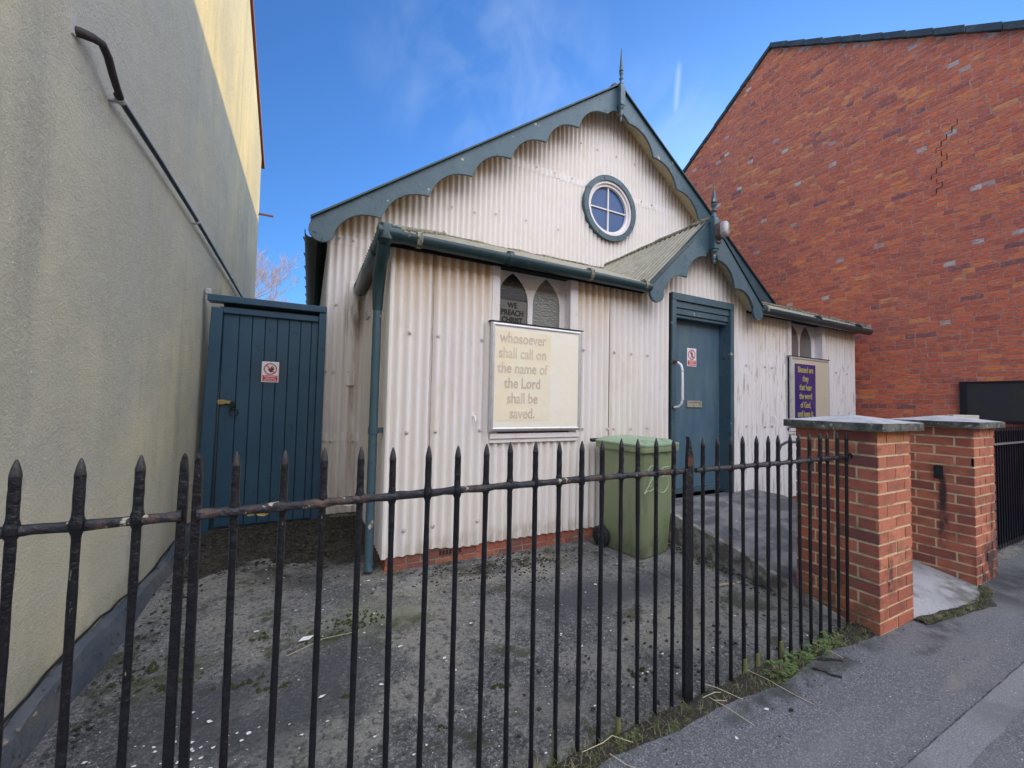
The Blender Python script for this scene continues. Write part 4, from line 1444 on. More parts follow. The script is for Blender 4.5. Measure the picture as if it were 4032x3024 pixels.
# small overflow pipe stub on the porch front and one right of the door
for (x, z) in ((1.235, 1.185), (5.421, 1.187)):
    g = G()
    g.tube([(x, YP, z), (x, YP - 0.035, z), (x + 0.004, YP - 0.045, z - 0.01), (x + 0.004, YP - 0.045, z - 0.045)], 0.009, 10)
    g.build('overflow_pipe', M['cream_trim'], CH, smooth=50)

# ------------------------------------------------------------------ things on the chapel
WL = thing('wall_lamp', 'oval bulkhead lamp with clouded lens on the finial post above the door', 'lamp', (4.0, 2.89, 3.25))


def stadium(cx, cz, hw, hh, n=8):
    P = []
    for k in range(n + 1):
        a = PI * k / n
        P.append((cx + hw * math.cos(a), cz + hh - hw + hw * math.sin(a)))
    for k in range(n + 1):
        a = PI + PI * k / n
        P.append((cx + hw * math.cos(a), cz - hh + hw + hw * math.sin(a)))
    return P


def loft(g_, rings):
    n_ = len(rings[0])
    vs_ = [p_ for r_ in rings for p_ in r_]
    fs_ = [(i * n_ + k, i * n_ + (k + 1) % n_, (i + 1) * n_ + (k + 1) % n_, (i + 1) * n_ + k) for i in range(len(rings) - 1) for k in range(n_)]
    fs_.append(tuple(range(n_))[::-1])
    fs_.append(tuple((len(rings) - 1) * n_ + k for k in range(n_)))
    g_.add(vs_, fs_)


g = G()
loft(g, [[(x, y, z) for (x, z) in stadium(4.0, 3.25, hw, hh)] for (hw, hh, y) in ((0.056, 0.096, 2.900), (0.058, 0.098, 2.870), (0.055, 0.095, 2.842))])
g.build('lamp_base', M['lampbase'], WL, smooth=50)
g = G()
loft(g, [[(x, y, z) for (x, z) in stadium(4.0, 3.25, hw, hh)] for (hw, hh, y) in ((0.051, 0.091, 2.843), (0.051, 0.090, 2.815), (0.044, 0.082, 2.795), (0.028, 0.066, 2.788))])
g.build('lamp_glass', M['lampglass'], WL, smooth=50)
g = G()
g.box(3.965, 4.035, 2.885, 2.905, 3.12, 3.15)
g.build('bracket', M['lampbase'], WL)


def board(x0, x1, z0, z1, label, inner):
    T = thing('notice_board', label, 'notice board', ((x0 + x1) / 2, YP - 0.03, z0))
    yf = YP - 0.07
    g_ = G()
    g_.box(x0 + 0.012, x1 - 0.012, yf + 0.012, YP - 0.012, z0 + 0.012, z1 - 0.012)
    g_.build('backing', M['dark'], T)
    g_ = G()
    wd_ = 0.036
    for (a, b, c, d) in ((x0, x1, z1 - wd_, z1), (x0, x1, z0, z0 + wd_)):
        vs1 = []
        prof_ = [(0, 0.03), (0.0, 0.010), (0.008, 0.001), (0.020, -0.002), (0.030, 0.002), (0.036, 0.012), (0.036, 0.03)]
        for xx, s_ in ((a, 1), (b, -1)):
            for (dz_, dy_) in prof_:
                zz = (d - dz_) if d == z1 else (c + dz_)
                ins = s_ * (d - zz if d == z1 else zz - c)
                vs1.append((xx + ins, yf + dy_, zz))
        m_ = len(prof_)
        g_.add(vs1, [(k, k + 1, m_ + k + 1, m_ + k) for k in range(m_ - 1)])
    for (a, s_) in ((x0, 1), (x1, -1)):
        vs1 = []
        for zz, s2 in ((z0, 1), (z1, -1)):
            for (dx_, dy_) in [(0, 0.03), (0.0, 0.010), (0.008, 0.001), (0.020, -0.002), (0.030, 0.002), (0.036, 0.012), (0.036, 0.03)]:
                vs1.append((a + s_ * dx_, yf + dy_, zz + s2 * dx_))
        g_.add(vs1, [(k, k + 1, 7 + k + 1, 7 + k) for k in range(6)])
    g_.build('frame', M['alu'], T, smooth=50)
    g_ = G()
    g_.box(x0 + 0.03, x1 - 0.03, yf + 0.008, yf + 0.0115, z0 + 0.03, z1 - 0.03)
    g_.build('backing_paper', M[inner], T)
    g_ = G()
    g_.box(x0 - 0.012, x1 + 0.02, yf + 0.0, YP - 0.01, z1 + 0.001, z1 + 0.008)
    g_.build('top_flashing', M['dark'], T)
    return T, yf


B1, yf = board(1.362, 2.298, 1.056, 1.993, 'large notice board with faded yellowed poster under the left window', 'paperpale')
text('lettering', 'whosoever\nshall call on\nthe name of\nthe Lord\nshall be\nsaved.', 0.128, 1.672, yf + 0.0072, 1.925, M['fadetext'], B1, sx=0.80, spacing=1.02, bold=0.0016)
g = G()
g.box(1.405, 1.955, yf + 0.0068, yf + 0.0078, 1.145, 1.925)
ob = g.build('poster', M['paper'], B1)
for o in list(B1.children):
    if o.name.startswith('lettering'):
        o.location.y -= 0.002
B2, yf = board(5.752, 6.70, 1.056, 1.999, 'notice board with violet blue poster and cream backing right of the door', 'paper2')
g = G()
g.box(5.834, 6.339, yf + 0.0050, yf + 0.0075, 1.12, 1.905)
g.build('poster', M['poster'], B2)
text('lettering', 'Blessed are\nthey\nthat hear\nthe word\nof God,\nand keep it.', 0.118, 6.088, yf + 0.0035, 1.885, M['gold'], B2, sx=0.70, spacing=1.02, bold=0.002)


def warn(T, cx, y, z0, w_, h_, kind):
    g_ = G()
    g_.box(cx - w_ / 2, cx + w_ / 2, y, y + 0.003, z0, z0 + h_)
    g_.build('plate', M['signwhite'], T, bevel=0.0005)
    cz = z0 + h_ * 0.645
    r_ = w_ * 0.39
    cc = lambda rr: [(cx + rr * math.cos(2 * PI * k / 32), cz + rr * math.sin(2 * PI * k / 32)) for k in range(32)]
    g_ = G()
    if kind == 'hand':
        s_ = r_
        g_.plate([(cx - .05 * s_, cz - .55 * s_), (cx + .25 * s_, cz - .55 * s_), (cx + .52 * s_, cz - .12 * s_), (cx + .48 * s_, cz + .1 * s_), (cx + .1 * s_, cz + .2 * s_), (cx - .08 * s_, cz - .05 * s_), (cx - .36 * s_, cz + .08 * s_), (cx - .4 * s_, cz - .02 * s_)], [], y - 0.001, y)
        for (x0_, z0_, x1_, z1_) in ((.08, .1, .12, .46), (.2, .1, .3, .55), (.32, .08, .48, .42), (.42, -.02, .64, .16)):
            g_.bar((cx + x0_ * s_, y - 0.0006, cz + z0_ * s_), (cx + x1_ * s_, y - 0.0006, cz + z1_ * s_), 0.1 * s_, 0.001, upv=(0, 1, 0))
    else:
        s_ = r_
        g_.plate([(cx + .13 * s_ * math.cos(2 * PI * k / 12), cz + .58 * s_ + .13 * s_ * math.sin(2 * PI * k / 12)) for k in range(12)], [], y - 0.001, y)
        for (x0_, z0_, x1_, z1_, t_) in ((0, .42, 0, -.1, .3), (0, -.05, -.3, -.68, .16), (0, -.05, .3, -.68, .16), (-.05, .36, -.42, .02, .12), (.05, .36, .40, -.02, .12)):
            g_.bar((cx + x0_ * s_, y - 0.0006, cz + z0_ * s_), (cx + x1_ * s_, y - 0.0006, cz + z1_ * s_), t_ * s_, 0.001, upv=(0, 1, 0))
    g_.build('pictogram', M['signblack'], T)
    g_ = G()
    g_.plate(cc(r_), [cc(r_ * 0.83)], y - 0.0022, y - 0.0012)
    q = r_ * 0.66
    g_.bar((cx - q, y - 0.0017, cz + q), (cx + q, y - 0.0017, cz - q), r_ * 0.17, 0.0009, upv=(0, 1, 0))
    g_.box(cx - w_ * .44, cx + w_ * .44, y - 0.0012, y - 0.0003, z0 + h_ * .04, z0 + h_ * .33)
    g_.build('red_marking', M['signred'], T)
    text('lettering', 'No admittance\nAuthorised\npersonnel only', h_ * .086, cx, y - 0.0014, z0 + h_ * .325, M['signwhite'], T, sx=1.0 if kind == 'hand' else 1.0, spacing=1.0, thick=0.0002, bold=0.0004)


S1 = thing('warning_sign', 'small red and white no entry sign with a black walking figure on the chapel door', 'sign', (4.035, YP + 0.113, 1.772))
warn(S1, 4.035, YP + 0.111, 1.772, 0.157, 0.215, 'walk')

# ------------------------------------------------------------------ blue side gate
YG = 4.70
GT = thing('side_gate', 'tall dark blue boarded side gate between rendered wall and chapel', 'gate', (-0.36, YG, 0))
g = G()
xs = [-0.765 + 0.1035 * k for k in range(8)] + [0.063]
xs = [-0.765, -0.635, -0.525, -0.415, -0.310, -0.205, -0.100, 0.0, 0.066]
for a, b in zip(xs[:-1], xs[1:]):
    g.box(a + 0.0025, b - 0.0025, YG, YG + 0.022, 0.06, 2.165)
g.build('boards', M['gate_blue'], GT, bevel=0.004)
g = G()
g.box(-0.77, 0.07, YG + 0.024, YG + 0.04, 0.06, 2.21)
g.build('gap_dark_board', M['dark'], GT)  # near-black sheet added so the gaps in the gate look dark
g = G()
g.hexa([(-0.905, YG - 0.05, 0.0), (-0.79, YG - 0.05, 0.0), (-0.79, YG + 0.04, 0.0), (-0.905, YG + 0.04, 0.0), (-0.855, YG - 0.05, 2.15), (-0.765, YG - 0.05, 2.15), (-0.765, YG + 0.04, 2.15), (-0.855, YG + 0.04, 2.15)])
g.box(0.066, 0.135, YG - 0.055, YG + 0.04, 0.0, 2.20)
g.box(-0.885, 0.137, YG - 0.068, YG + 0.05, 2.202, 2.268)
g.box(-0.79, 0.064, YG - 0.030, YG - 0.002, 2.105, 2.165)
g.build('gate_frame', M['gate_blue'], GT, bevel=0.006)
g = G()
g.box(-0.775, -0.715, YG - 0.022, YG - 0.003, 1.225, 1.268)
g.box(-0.713, -0.672, YG - 0.030, YG - 0.003, 1.232, 1.260)
hs_ = g.build('hasp', M['brass'], GT, bevel=0.003)
g = G()
g.box(-0.672, -0.632, YG - 0.045, YG - 0.002, 1.205, 1.25)
g.tube([(-0.652, YG - 0.02, 1.21), (-0.645, YG - 0.03, 1.18)], 0.011, 8)
g.tube([(-0.640 + 0.034 * math.sin(2 * PI * k / 20), YG - 0.028, 1.150 + 0.034 * math.cos(2 * PI * k / 20)) for k in range(21)], 0.0045, 8, caps=False)
g.build('ring_latch', M['blackiron'], GT, smooth=50)
S2 = thing('warning_sign', 'small red and white no entry sign with a black hand on the blue side gate', 'sign', (-0.36, YG, 1.45))
warn(S2, -0.355, YG - 0.004, 1.453, 0.149, 0.207, 'hand')

# ------------------------------------------------------------------ rendered house on the left
XW = -0.927
LH = thing('rendered_house', 'tall house with a blank beige roughcast gable wall at the left', 'house', (-4.5, 5, 0))
g = G()
g.plate([(1.15, -0.1), (8.42, -0.1), (8.42, 5.62), (4.83, 7.58), (1.15, 5.58)], [], XW, XW - 0.3, plane='X')
g.build('wall', M['render'], LH)
g = G()
g.box(XW - 8, XW - 0.3, 1.15, 1.45, -0.1, 5.55)
g.box(XW - 8, XW - 0.3, 8.12, 8.42, -0.1, 5.55)
g.build_each('front_and_back_wall', M['render'], LH)
g = G()
for (ya, za, yb, zb) in ((8.62, 5.52, 4.83, 7.60), (1.0, 5.52, 4.83, 7.60)):
    g.hexa([(XW + 0.035, ya, za), (XW + 0.035, yb, zb), (XW - 8, yb, zb), (XW - 8, ya, za), (XW + 0.035, ya, za + 0.06), (XW + 0.035, yb, zb + 0.06), (XW - 8, yb, zb + 0.06), (XW - 8, ya, za + 0.06)])
g.build('roof', M['redverge'], LH)
g = G()
# base flashing leaning against the foot of the wall
pts = []
ny_ = 26
vs_ = []
for k in range(ny_ + 1):
    y = 1.6 + (4.7 - 1.6) * k / ny_
    h = 0.125 + 0.03 * math.sin(y * 3.1) + random.uniform(-.012, .012)
    xo = XW + 0.085 + 0.012 * math.sin(y * 5)
    vs_ += [(xo, y, -0.02), (xo - 0.006, y, 0.035), (XW + 0.055, y, h * 0.9), (XW + 0.012, y, h), (XW - 0.01, y, h - 0.03)]
fs = [(k * 5 + j, (k + 1) * 5 + j, (k + 1) * 5 + j + 1, k * 5 + j + 1) for k in range(ny_) for j in range(4)]
g.add(vs_, fs)
g.build('base_flashing', M['flash'], LH, smooth=25, recalc=False)
g = G()
pts = [(XW + 0.012, 2.0 + k * 0.12, 0.135 + 0.03 * math.sin((2.0 + k * 0.12) * 3.1) + random.uniform(-.006, .012)) for k in range(22)]
g.tube(pts, 0.006, 6)
g.build('sealant_cord', M['blackiron'], LH, smooth=60)
# crumbling pointing at the very foot
g = G()
for k in range(60):
    y = 1.7 + random.random() * 1.4
    s_ = random.uniform(0.004, 0.014)
    x = XW + random.uniform(0.0, 0.06)
    z = random.uniform(0.0, 0.10) + (2.9 - y) * 0.03
    a = random.random() * 3
    P = []
    for dz_ in (-1, 1):
        for q in range(4):
            b = a + q * PI / 2
            P.append((x + s_ * math.cos(b) * random.uniform(.5, 1), y + s_ * math.sin(b) * random.uniform(.6, 1.2), z + dz_ * s_ * 0.4))
    g.hexa(P)
lp = g.build('loose_pointing', M['mortarfill'], LH)
lp['kind'] = 'stuff'
# black pipe along the wall
PP = G()
zz = lambda y: 2.775 - 0.012 * (y - 2.6)
PP.tube([(XW + 0.042, 2.56, 2.762), (XW + 0.04, 3.2, 2.772), (XW + 0.038, 4.1, 2.768), (XW + 0.036, 5.2, 2.74), (XW + 0.034, 6.9, 2.69)], 0.014, 12)
pipe = PP.build('pipe', M['conduit'], LH, smooth=50)
g = G()
g.tube([(XW - 0.02, 2.262, 2.812), (XW + 0.02, 2.270, 2.818), (XW + 0.045, 2.30, 2.832), (XW + 0.058, 2.345, 2.848), (XW + 0.060, 2.40, 2.832), (XW + 0.058, 2.46, 2.795), (XW + 0.056, 2.51, 2.770), (XW + 0.045, 2.60, 2.764)], [0.018, 0.020, 0.018, 0.016, 0.016, 0.0155, 0.015, 0.014], 12)
g.build('pipe_elbow', M['oldpipe'], pipe, smooth=60)
g = G()
g.box(XW, XW + 0.008, 2.245, 2.262, 2.79, 2.88)
for y in (2.60, 4.15, 5.9):
    g.tube([(XW + 0.041, y - 0.014, 2.764 if y < 4 else zz(y) + 0.008), (XW + 0.041, y + 0.014, 2.764 if y < 4 else zz(y) + 0.008)], 0.022 if y < 3 else 0.018, 12)
    g.box(XW - 0.001, XW + 0.04, y - 0.01, y + 0.01, (2.764 if y < 4 else zz(y)) - 0.02, (2.764 if y < 4 else zz(y)) - 0.01)
g.build_each('pipe_clip', M['clip'], pipe, smooth=40)
g = G()
g.box(XW - 0.06, XW + 0.225, 8.43, 8.455, 4.58, 4.61)
g.build('stub_bracket', M['redverge'], LH)
LH.children[-1].rotation_euler = (0, 0, 0)
g = G()
g.box(XW + 0.01, XW + 0.06, YG - 0.02, YG + 0.02, 2.27, 2.33)
g.build('wall_hook', M['clip'], LH, bevel=0.01)

# ------------------------------------------------------------------ brick house on the right
XB = 8.0
BH = thing('brick_house', 'tall old red brick house with a blank gable wall at the right', 'house', (12, 5, 0))
APY, APZ, SLB = 4.63, 8.50, 0.722
clipf = lambda y: APZ - SLB * abs(y - APY) - 0.03
gb = G()


def htint(u, z):
    y = 8.96 - u
    n_ = mn.noise(Vector((y * 0.5, z * 0.5, 4)))
    t_ = min(0.955, max(0.0, random.gauss(0.48 + 0.16 * n_ + (0.08 if z > 4.5 else 0), 0.22)))
    if random.random() < 0.05:
        t_ = random.uniform(0.965, 1.0)
    return t_


brickface(gb, None, (XB, 8.96, 0), (0, -1, 0), (-1, 0, 0), 8.7, -0.03, 8.6, prot=0.004, mort=0.012, clip=lambda u: clipf(8.96 - u), tintf=htint, jz=0.002)
gb.build('brickwork', M['housebrick'], BH, recalc=False)
g = G()
g.plate([(8.96, -0.1), (0.26, -0.1), (0.26, clipf(0.26)), (APY, clipf(APY)), (8.96, clipf(8.96))], [], XB, XB + 0.22, plane='X')
g.build('wall', M['housemortar'], BH)
g = G()
g.box(XB + 0.22, XB + 9, 0.26, 0.5, -0.1, 5.2)
g.box(XB + 0.22, XB + 9, 8.7, 8.96, -0.1, 5.2)
g.build_each('front_and_back_wall', M['housemortar'], BH)
g = G()
for sgn in (-1, 1):
    ya, yb = APY + sgn * 4.55, APY
    za, zb = APZ - SLB * 4.55, APZ
    g.hexa([(XB - 0.01, ya, za), (XB - 0.01, yb, zb), (XB + 9, yb, zb), (XB + 9, ya, za), (XB - 0.01, ya, za + 0.05), (XB - 0.01, yb, zb + 0.05), (XB + 9, yb, zb + 0.05), (XB + 9, ya, za + 0.05)])
g.build('roof', M['slate'], BH)
# verge slates stepping up the gable
g = G()
for sgn in (-1, 1):
    y = 0.0
    while y < 4.5:
        L_ = random.uniform(0.26, 0.34)
        ya, yb = APY + sgn * y, APY + sgn * (y + L_)
        za, zb = APZ - SLB * y, APZ - SLB * (y + L_)
        th = 0.075 if sgn < 0 else 0.045
        x0 = XB - 0.055 + random.uniform(-.006, .006)
        g.hexa([(x0, ya, za - 0.028), (XB + 0.1, ya, za - 0.028), (XB + 0.1, yb, zb - 0.016), (x0, yb, zb - 0.016),
                (x0, ya, za + th), (XB + 0.1, ya, za + th), (XB + 0.1, yb, zb + th + 0.016), (x0, yb, zb + th + 0.016)])
        y += L_ + 0.004
g.build('verge_slates', M['slate'], BH, bevel=0.004)
g = G()
g.box(XB - 0.03, XB - 0.008, 0.3, 2.13, 1.20, 1.70)
pn_ = g.build('wall_panel', M['meshpanel'], BH)
g = G()
g.box(XB - 0.05, XB - 0.005, 2.075, 2.135, 1.18, 1.712)
g.box(XB - 0.045, XB - 0.005, 0.3, 2.073, 1.69, 1.711)
g.box(XB - 0.045, XB - 0.005, 0.3, 2.073, 1.165, 1.195)
g.build_each('panel_frame', M['blackframe'], pn_, bevel=0.003)
# cracked joint in the brickwork
g = G()
y_, zz_ = 2.10, 5.42
rc = random.Random(3)
for k in range(13):
    w_ = 0.002 + 0.004 * rc.random()
    g.box(XB - 0.0065, XB - 0.003, y_ - w_, y_ + w_, zz_ - 0.075, zz_)
    zz_ -= 0.075
    y2 = y_ + rc.choice((0.055, 0.055, -0.06, -0.055)) * (1 if 1.9 < y_ < 2.25 else -1)
    if rc.random() < 0.75:
        g.box(XB - 0.0065, XB - 0.003, min(y_, y2), max(y_, y2), zz_ - 0.003 - 0.003 * rc.random(), zz_)
    y_ = y2
g.build_each('crack', M['dark'], BH)

# ------------------------------------------------------------------ gate piers
def pier(x, y, w_, d_, label, holes=None):
    T = thing('gate_pier', label, 'gate pier', (x + w_ / 2, y + d_ / 2, 0), group='brick piers either side of the path')
    gm_ = G()
    zt0 = 1.185
    h = 0.004
    n_ = 24
    # core with mortar colour, gridded so the soot mask can vary
    for (O, U, W) in (((x, y, 0), (1, 0, 0), w_), ((x + w_, y, 0), (0, 1, 0), d_), ((x + w_, y + d_, 0), (-1, 0, 0), w_), ((x, y + d_, 0), (0, -1, 0), d_)):
        vs1, so1 = [], []
        O = Vector(O)
        U = Vector(U)
        for i in range(9):
            for j in range(n_ + 1):
                p_ = O + U * (W * i / 8)
                zz = -0.05 + (zt0 + 0.05) * j / n_
                vs1.append((p_.x, p_.y, zz))
                so1.append(holes(p_, zz) if holes else 0.0)
        gm_.add(vs1, [(i * (n_ + 1) + j, (i + 1) * (n_ + 1) + j, (i + 1) * (n_ + 1) + j + 1, i * (n_ + 1) + j + 1) for i in range(8) for j in range(n_)], soot=so1)
    gm_.build('mortar', M['piermortar'], T, recalc=False)
    gb_ = G()
    tf = lambda u, z: min(1, max(0, random.gauss(0.55 + (0.15 if z > 0.3 else -0.05), 0.16)))  # lighter tints on the front face, painting in its stronger light
    td = lambda u, z: min(1, max(0, random.gauss(0.40 if z > 0.25 else 0.45, 0.20)))  # darker tints on sides and back, painting in their shade
    for (O, U, Nn, W, tt, ph) in (((x, y, 0), (1, 0, 0), (0, -1, 0), w_, tf, 0), ((x + w_, y, 0), (0, 1, 0), (1, 0, 0), d_, td, 1),
                                  ((x + w_, y + d_, 0), (-1, 0, 0), (0, 1, 0), w_, td, 0), ((x, y + d_, 0), (0, -1, 0), (-1, 0, 0), d_, td, 1)):
        OO, UU = Vector(O), Vector(U)
        so_ = (lambda u, z, OO=OO, UU=UU: holes(OO + UU * u, z)) if holes else None
        # courses run 0.0738 so sixteen fill the height
        nr = 16
        ch = zt0 / nr
        for r in range(nr):
            gtmp = G()
            brickface(gb_, None, O, U, Nn, W, r * ch, (r + 1) * ch, course=ch, mort=0.013, prot=0.0045,
                      blen=0.215, pat='wall', soot=so_, tintf=tt, jz=0.0015) if (r + ph) % 2 == 0 else \
                brickface2(gb_, O, U, Nn, W, r * ch, (r + 1) * ch, so_, tt)
    gb_.build('brickwork', M['pierbrick'], T, recalc=False)
    gc = G()
    ov = 0.064
    cx0, cx1, cy0, cy1 = x - ov, x + w_ + ov, y - 0.052, y + d_ + 0.052
    gc.add([(cx0, cy0, 1.187), (cx1, cy0, 1.187), (cx1, cy1, 1.187), (cx0, cy1, 1.187), (cx0, cy0, 1.233), (cx1, cy0, 1.233), (cx1, cy1, 1.233), (cx0, cy1, 1.233)],
           [(0, 3, 2, 1), (0, 1, 5, 4), (1, 2, 6, 5), (2, 3, 7, 6), (3, 0, 4, 7)])
    cap = gc.build('cap', M['cap'], T, recalc=False)
    gc = G()
    gc.add([(cx0, cy0, 1.233), (cx1, cy0, 1.233), (cx1, cy1, 1.233), (cx0, cy1, 1.233), ((cx0 + cx1) / 2, (cy0 + cy1) / 2, 1.277)],
           [(0, 1, 4), (1, 2, 4), (2, 3, 4), (3, 0, 4)])
    gc.build('cap_top', M['captop'], cap, recalc=False)
    return T


def brickface2(gb_, O, U, Nn, W, z0, z1, so_, tt):
    """course that starts with a half brick"""
    O = Vector(O)
    U = Vector(U)
    Nn = Vector(Nn)
    za, zb = z0 + 0.0065, z1 - 0.0065
    u = 0.0
    seq = [0.1025, 0.215, 0.215, 0.215]
    for L_ in seq:
        if u >= W - 0.03:
            break
        ub = min(u + L_, W)
        if W - ub < 0.03:
            ub = W
        e0 = 0.0035 if u <= 0 else 0
        e1 = 0.0035 if ub >= W else 0
        P = []
        pr_ = 0.0045 * random.uniform(.7, 1.2)
        for dn in (-0.004, pr_):
            for (uu, zz) in ((u - e0, za), (ub + e1, za), (ub + e1, zb), (u - e0, zb)):
                q = O + U * uu + Nn * dn
                P.append((q.x, q.y, zz + random.uniform(-.0012, .0012)))
        s_ = [so_((Vector(p_) - O).dot(U), p_[2]) for p_ in P] if so_ else 0.0
        gb_.add(P, [(4, 5, 6, 7), (0, 1, 5, 4), (1, 2, 6, 5), (2, 3, 7, 6), (3, 0, 4, 7)], tint=tt((u + ub) / 2, za), soot=s_)
        u = ub + 0.0125


def soot1(p_, z):
    d = math.hypot((p_.x - 3.145) / 0.07, (z - 0.265) / 0.09)
    return max(0.0, min(1.0, 1.25 - d)) if p_.y < 1.16 else 0.0


def soot2(p_, z):
    if p_.x < 4.53:
        d = abs(p_.y - 1.30) / 0.035
        return max(0.0, min(0.8, 1.1 - d)) * (1.0 if 0.30 < z < 0.78 else 0.35)
    if p_.y < 1.16:
        return max(0.0, min(0.85, 0.9 - z / 0.55)) * min(1, (p_.x - 4.45) / 0.3)
    return 0.3


pier(3.005, 1.149, 0.427, 0.435, 'nearer brick gate pier with slab cap where the railing ends', soot1)
pier(4.523, 1.149, 0.437, 0.435, 'farther brick gate pier with slab cap and a dark streak under a black box', soot2)
IB = thing('black_box', 'small black box fixed to the side of the farther gate pier', 'box', (4.51, 1.335, 0.83))
g = G()
g.box(4.492, 4.518, 1.312, 1.362, 0.775, 0.878)
g.build('housing', M['blackframe'], IB, bevel=0.005)
g = G()
g.box(4.489, 4.4925, 1.322, 1.352, 0.80, 0.855)
g.build('face_plate', M['rubber'], IB, bevel=0.001)
g = G()
P = [(4.875, 1.33), (5.02, 1.22), (5.055, 1.27), (4.91, 1.38)]
g.hexa([(x, y, 1.236) for (x, y) in P] + [(x, y, 1.282) for (x, y) in P])
ob = g.build('brick_offcut', M['palebrick'], None, bevel=0.004)
tag(ob, 'pale broken brick lying on the cap of the farther pier', 'brick')
ob2 = ob
for v_ in ob.data.vertices:
    v_.co.x -= 0.06

# ------------------------------------------------------------------ black slatted gate at far right
BG = thing('slatted_gate', 'black vertical slatted metal gate beside the farther pier at the right edge', 'gate', (6.4, 1.33, 0))
g = G()
g.box(4.965, 7.96, 1.325, 1.345, 1.13, 1.168)
g.box(4.965, 7.96, 1.325, 1.345, 0.03, 0.07)
g.build('frame', M['blackgate'], BG)
g = G()
x = 5.0
while x < 7.95:
    g.box(x, x + 0.048, 1.332, 1.338, 0.03, 1.17)
    g.box(x + 0.018, x + 0.030, 1.322, 1.332, 0.03, 1.17)
    x += 0.072
g.build('slats', M['blackgate'], BG)
g = G()
g.box(4.965, 7.96, 1.300, 1.318, 1.004, 1.020)
g.build('top_rail', M['galv'], BG)
g = G()
g.box(4.97, 7.96, 1.346, 1.352, 0.05, 1.12)
g.build('backing_sheet', M['blackframe'], BG)

# ------------------------------------------------------------------ handrail on the ramp
HR = thing('handrail', 'bent grey tubular handrail beside the ramp behind the nearer pier', 'handrail', (5.03, 2.86, 0.2))
g = G()
g.tube([(5.03, 2.86, 0.20), (5.03, 2.86, 0.78), (5.03, 2.83, 0.86), (5.03, 2.76, 0.905), (5.03, 2.66, 0.915), (5.03, 2.3, 0.88), (5.03, 1.75, 0.82), (5.03, 1.70, 0.78), (5.03, 1.70, 0.08)], 0.017, 12)
g.build('rail', M['galv'], HR, smooth=60)

# ------------------------------------------------------------------ railings
YF = 1.27
FN = thing('railing', 'black iron railing of spiked uprights along the front of the yard', 'railing', (1.2, YF, 0))


def picket_mesh(seed, tall=0.0):
    rr = random.Random(seed)
    bar_, tip_ = G(), G()
    pr = []
    z = -0.03
    while z < 1.0:
        pr.append((0.0086 + rr.uniform(-.0008, .0010), z))
        z += 0.06
    pr += [(0.0090, 1.000), (0.0135, 1.011), (0.0138, 1.030), (0.0108, 1.042), (0.0100, 1.06), (0.0106, 1.085), (0.0099, 1.11), (0.0103, 1.135)]
    bar_.lathe(0, 0, pr, 10)
    q = [(0.0103, 1.135), (0.0101, 1.139), (0.0074, 1.154), (0.0040, 1.166), (0.0016, 1.172 + tall)]
    tip_.lathe(0, 0, q, 8)
    return bar_, tip_


protos = []
for sd_ in range(6):
    b_g, t_g = picket_mesh(sd_)
    protos.append((b_g, t_g))
first_b = {}
for i in range(36):
    if i in (3, 21):
        continue
    x = -0.557 + 0.1003 * i
    k = (i * 5 + i // 4) % 6
    if k not in first_b:
        b_o = protos[k][0].build('picket', M['iron'], FN, smooth=50, local=True)
        t_o = protos[k][1].build('spike', M['iron_tip'], b_o, smooth=50, local=True)
        first_b[k] = (b_o, t_o)
    else:
        b_o = first_b[k][0].copy()
        t_o = first_b[k][1].copy()
        col.objects.link(b_o)
        col.objects.link(t_o)
        b_o.parent = FN
        t_o.parent = b_o
    ztop = 1.172 + random.uniform(-.003, .003) - (0.004 if 22 <= i <= 31 else 0)
    b_o.location = Vector((x, YF + 0.0078 * (x - 1.2), ztop - 1.172)) - FN.location
    b_o.rotation_euler = (R(random.uniform(-.35, .35)), R(random.uniform(-.35, .45)), random.uniform(0, 6))
for i in range(-3, 0):
    x = -0.557 + 0.1003 * i
    b_o = first_b[(i + 3) % 3][0].copy()
    t_o = first_b[(i + 3) % 3][1].copy()
    col.objects.link(b_o)
    col.objects.link(t_o)
    b_o.parent = FN
    t_o.parent = b_o
    b_o.location = Vector((x, YF - 0.014, 0)) - FN.location
# rails, hammered and uneven
for (xa, xb) in ((-0.92, -0.268), (-0.238, 1.535), (1.60, 3.03)):
    g = G()
    n_ = int((xb - xa) / 0.035)
    vs_ = []
    rings = []
    for k in range(n_ + 1):
        x = xa + (xb - xa) * k / n_
        zc = 1.020 + 0.003 * math.sin(x * 2.1) + random.uniform(-.0012, .0012)
        near = abs(((x + 0.557) / 0.1003) - round((x + 0.557) / 0.1003)) < 0.2
        hh = 0.0112 + (0.0022 if near else 0) + random.uniform(-.0012, .0012)
        ww = 0.0112 + random.uniform(-.001, .001)
        yc = YF + 0.0078 * (x - 1.2)
        ring = []
        for q in range(12):
            a = 2 * PI * q / 12
            ring.append((x, yc + ww * math.copysign(abs(math.cos(a)) ** 0.7, math.cos(a)), zc + hh * math.copysign(abs(math.sin(a)) ** 0.7, math.sin(a))))
        rings.append(ring)
    loft(g, rings)
    g.build('rail', M['iron_rail'], FN, smooth=60)
